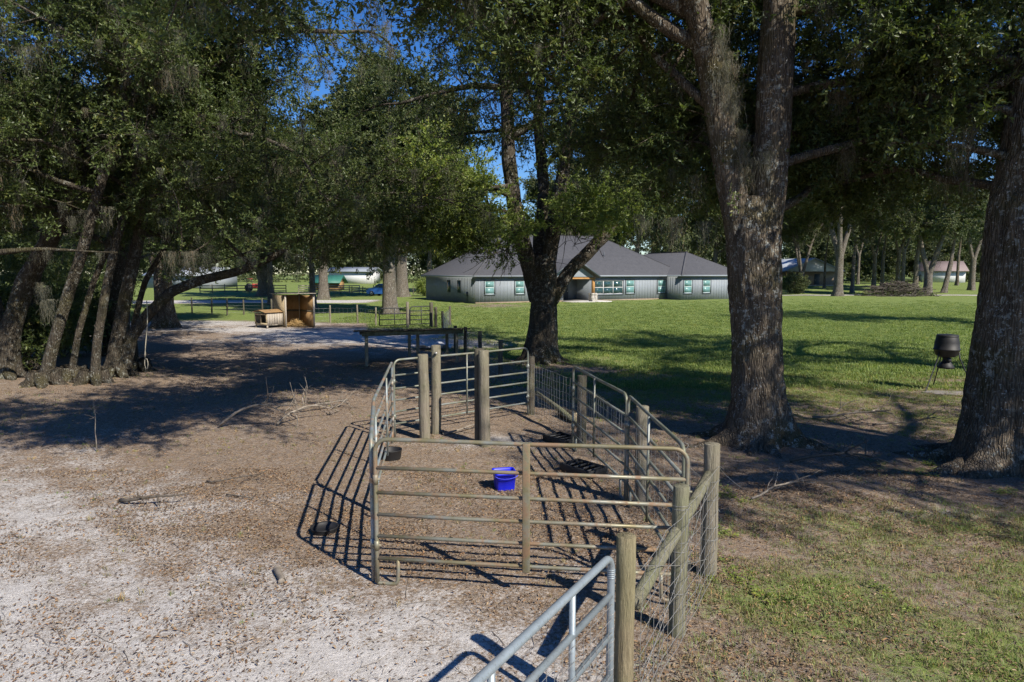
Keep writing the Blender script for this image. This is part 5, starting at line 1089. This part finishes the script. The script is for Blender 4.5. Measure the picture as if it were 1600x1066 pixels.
def shrub(px, py, Y, r, lab, seed, src=None, h=1.0):
    x = at(px, py, Y)[0]; root = thing('shrub', (x, Y, float(gz(x, Y))), lab, 'shrub'); rg = np.random.default_rng(seed); st = MB()
    for k in range(9): a = rg.uniform(0, 6.3); st.tube(wander(rg, (0, 0, -.05), (math.cos(a) * .6, math.sin(a) * .6, 1), r * 1.6 * h, .3, .15), np.linspace(.03, .008, max(3, int(r * 1.6 * h / .3) + 1)), 5, False)
    st.build('stems', M['twig'], root, True); m = int(320 * r); d = rg.normal(0, 1, (m, 3)); d /= np.linalg.norm(d, axis=1)[:, None]; P = d * (r, r, r * .85 * h) * (rg.uniform(.25, 1, m) ** .5)[:, None] * rg.uniform(.8, 1.15, (m, 1)) + (0, 0, r * .9 * h); P = P[P[:, 2] > .1]; m = len(P)
    scatter('crown', src or SPRIG, P, np.stack([rg.uniform(0, 6.28, m), rg.uniform(-.8, .8, m), np.arctan2(P[:, 1], P[:, 0]) + rg.normal(0, .6, m)], -1), rg.uniform(.8, 1.4, m), root)
shrub(1243, 452, 101, 1.3, 'dark upright shrub before the tan outbuilding', 3, SPRIG_F, 1.3); shrub(1226, 442, 115, 1.2, 'pale green shrub close to the white gable', 4, SPRIG_B); shrub(30, 560, 22.5, 1.5, 'dark leafy shrub at the foot of the leaning dark oak', 5)
shrub(95, 500, 26, 1.6, 'green shrub between the shrub-skirted oak and the lone stem', 6); shrub(-40, 500, 24, 2.2, 'tall dark shrub beside the shrub-skirted oak', 16, h=1.4); shrub(60, 480, 31, 2.4, 'broad dark shrub screening the track behind the lone stem', 17, h=1.3); shrub(140, 470, 36, 2.0, 'rounded dark shrub on the sand bank behind the clump', 18, h=1.2); shrub(668, 462, 92, 1.4, 'light green shrub by the end wall of the grey house', 7, SPRIG_B);
def rope():
    T = at(229, 470, 20.6); B = at(228, 560, 20.6); root = thing('hanging_rope', (B[0], B[1], 0), 'frayed pale rope with a knotted loop hanging from the arching limb', 'rope'); o = np.array([B[0], B[1], 0]); m = 16; t = np.linspace(0, 1, m); p = T + (B - T) * t[:, None]; p[:, 0] += .03 * np.sin(t * 5); MB().tube(p - o, .014, 7).build('strand', M['rope'], root, True)
    k = B - o; a = np.linspace(0, 6.28, 18); MB().tube(np.stack([k[0] + .05 * np.sin(a), np.full(18, k[1]), k[2] - .16 + .16 * np.cos(a)], -1), .012, 7).build('loop', M['rope'], root, True)
rope()
# ------------------------------------------------------------------ litter, grass and weeds on the ground
def ground_cover():
    rg = np.random.default_rng(12)
    def field(n, xr, yr, power=1.0):
        x = rg.uniform(*xr, n); y = yr[0] + (yr[1] - yr[0]) * rg.random(n) ** power; return x, y
    # fallen leaves
    X, Y = [], []
    for (n, xr, yr) in ((170000, (-8, 8), (3.5, 11)), (60000, (-14, 13), (8, 20))):
        x, y = field(n, xr, yr); s, g = zones(x, y); keep = rg.random(n) < (1.0 - .5 * s) * np.clip(.55 + .9 * lown(x, y, 1.3, 4) + .5 * lown(x, y, 4.1, 6), .12, 1); X.append(x[keep]); Y.append(y[keep])
    x = np.concatenate(X); y = np.concatenate(Y); k = len(x); rot = np.stack([rg.normal(0, .35, k), rg.normal(0, .3, k), rg.uniform(0, 6.28, k)], -1)
    tag(scatter('leaf_litter', FALLEN, np.stack([x, y, gz(x, y) + .012], -1), rot, np.where(rg.random(k) < .45, rg.uniform(.16, .4, k), rg.uniform(.35, .72, k))), 'brown oak leaves strewn over the sand and soil', 'leaf litter')
    x, y = field(3200, (-12, 12), (4, 18)); k = len(x); tag(scatter('twig_litter', STICK, np.stack([x, y, gz(x, y) + .004], -1), np.stack([np.zeros(k), np.zeros(k), rg.uniform(0, 6.28, k)], -1), rg.uniform(.12, .45, k)), 'small broken twigs strewn over the ground', 'twig litter')
    # grass
    x, y = field(85000, (1.0, 14), (3.8, 22)); s, g = zones(x, y); keep = (rg.random(len(x)) < np.clip(g * 1.3 - .10, 0, 1)) & ~((np.abs(x - 0) < 1.75) & (y > 6.4) & (y < 15)); x, y = x[keep], y[keep]; k = len(x)
    tag(scatter('grass', TUFT, np.stack([x, y, gz(x, y)], -1), np.stack([rg.normal(0, .1, k), rg.normal(0, .1, k), rg.uniform(0, 6.28, k)], -1), rg.uniform(.3, .95, k)), 'patchy short grass among the leaves beside the woven wire fence', 'grass')
    x, y = field(7000, (-14, 9), (6, 24)); s, g = zones(x, y); keep = rg.random(len(x)) < .55 * (1 - s) * (lown(x, y, .9, 7) > -.1); x, y = x[keep], y[keep]; k = len(x)
    tag(scatter('dry_grass', TUFT_DRY, np.stack([x, y, gz(x, y)], -1), np.stack([rg.normal(0, .15, k), rg.normal(0, .15, k), rg.uniform(0, 6.28, k)], -1), rg.uniform(.35, .9, k)), 'sparse dry grass on the brown soil', 'grass')
    x, y = field(56000, (-12, 48), (19, 84), 1.6); s, g = zones(x, y); keep = (rg.random(len(x)) < np.clip(g * 1.3 - .25, 0, 1) * smooth(86, 38, y)) & (np.abs(x) < y * .85); x, y = x[keep], y[keep]; k = len(x)
    tag(scatter('lawn_grass', TURF, np.stack([x, y, gz(x, y) - .01], -1), np.stack([np.zeros(k), np.zeros(k), rg.uniform(0, 6.28, k)], -1), rg.uniform(.7, 1.5, k)), 'green lawn grass stretching to the grey house', 'grass')
    W = [gr(1160, 505 + 0)]; pts = [(1130, 885), (1440, 705), (1455, 735), (1580, 770), (1145, 905), (1165, 890), (1125, 830), (1420, 735), (1530, 570), (1500, 600), (1370, 720), (1290, 640), (1390, 590), (1120, 770), (1440, 720), (1210, 940), (1400, 930), (1140, 780)]
    P = np.array([gr(*q) for q in pts]); P = np.vstack([P + rg.normal(0, .12, P.shape) * (1, 1, 0) for _ in range(5)]); P[:, 2] = gz(P[:, 0], P[:, 1]); k = len(P)
    tag(scatter('weeds', WEED, P, np.stack([np.zeros(k), np.zeros(k), rg.uniform(0, 6.28, k)], -1), rg.uniform(.25, .6, k)), 'small bright green weeds sprouting near posts and roots', 'weeds')
ground_cover()
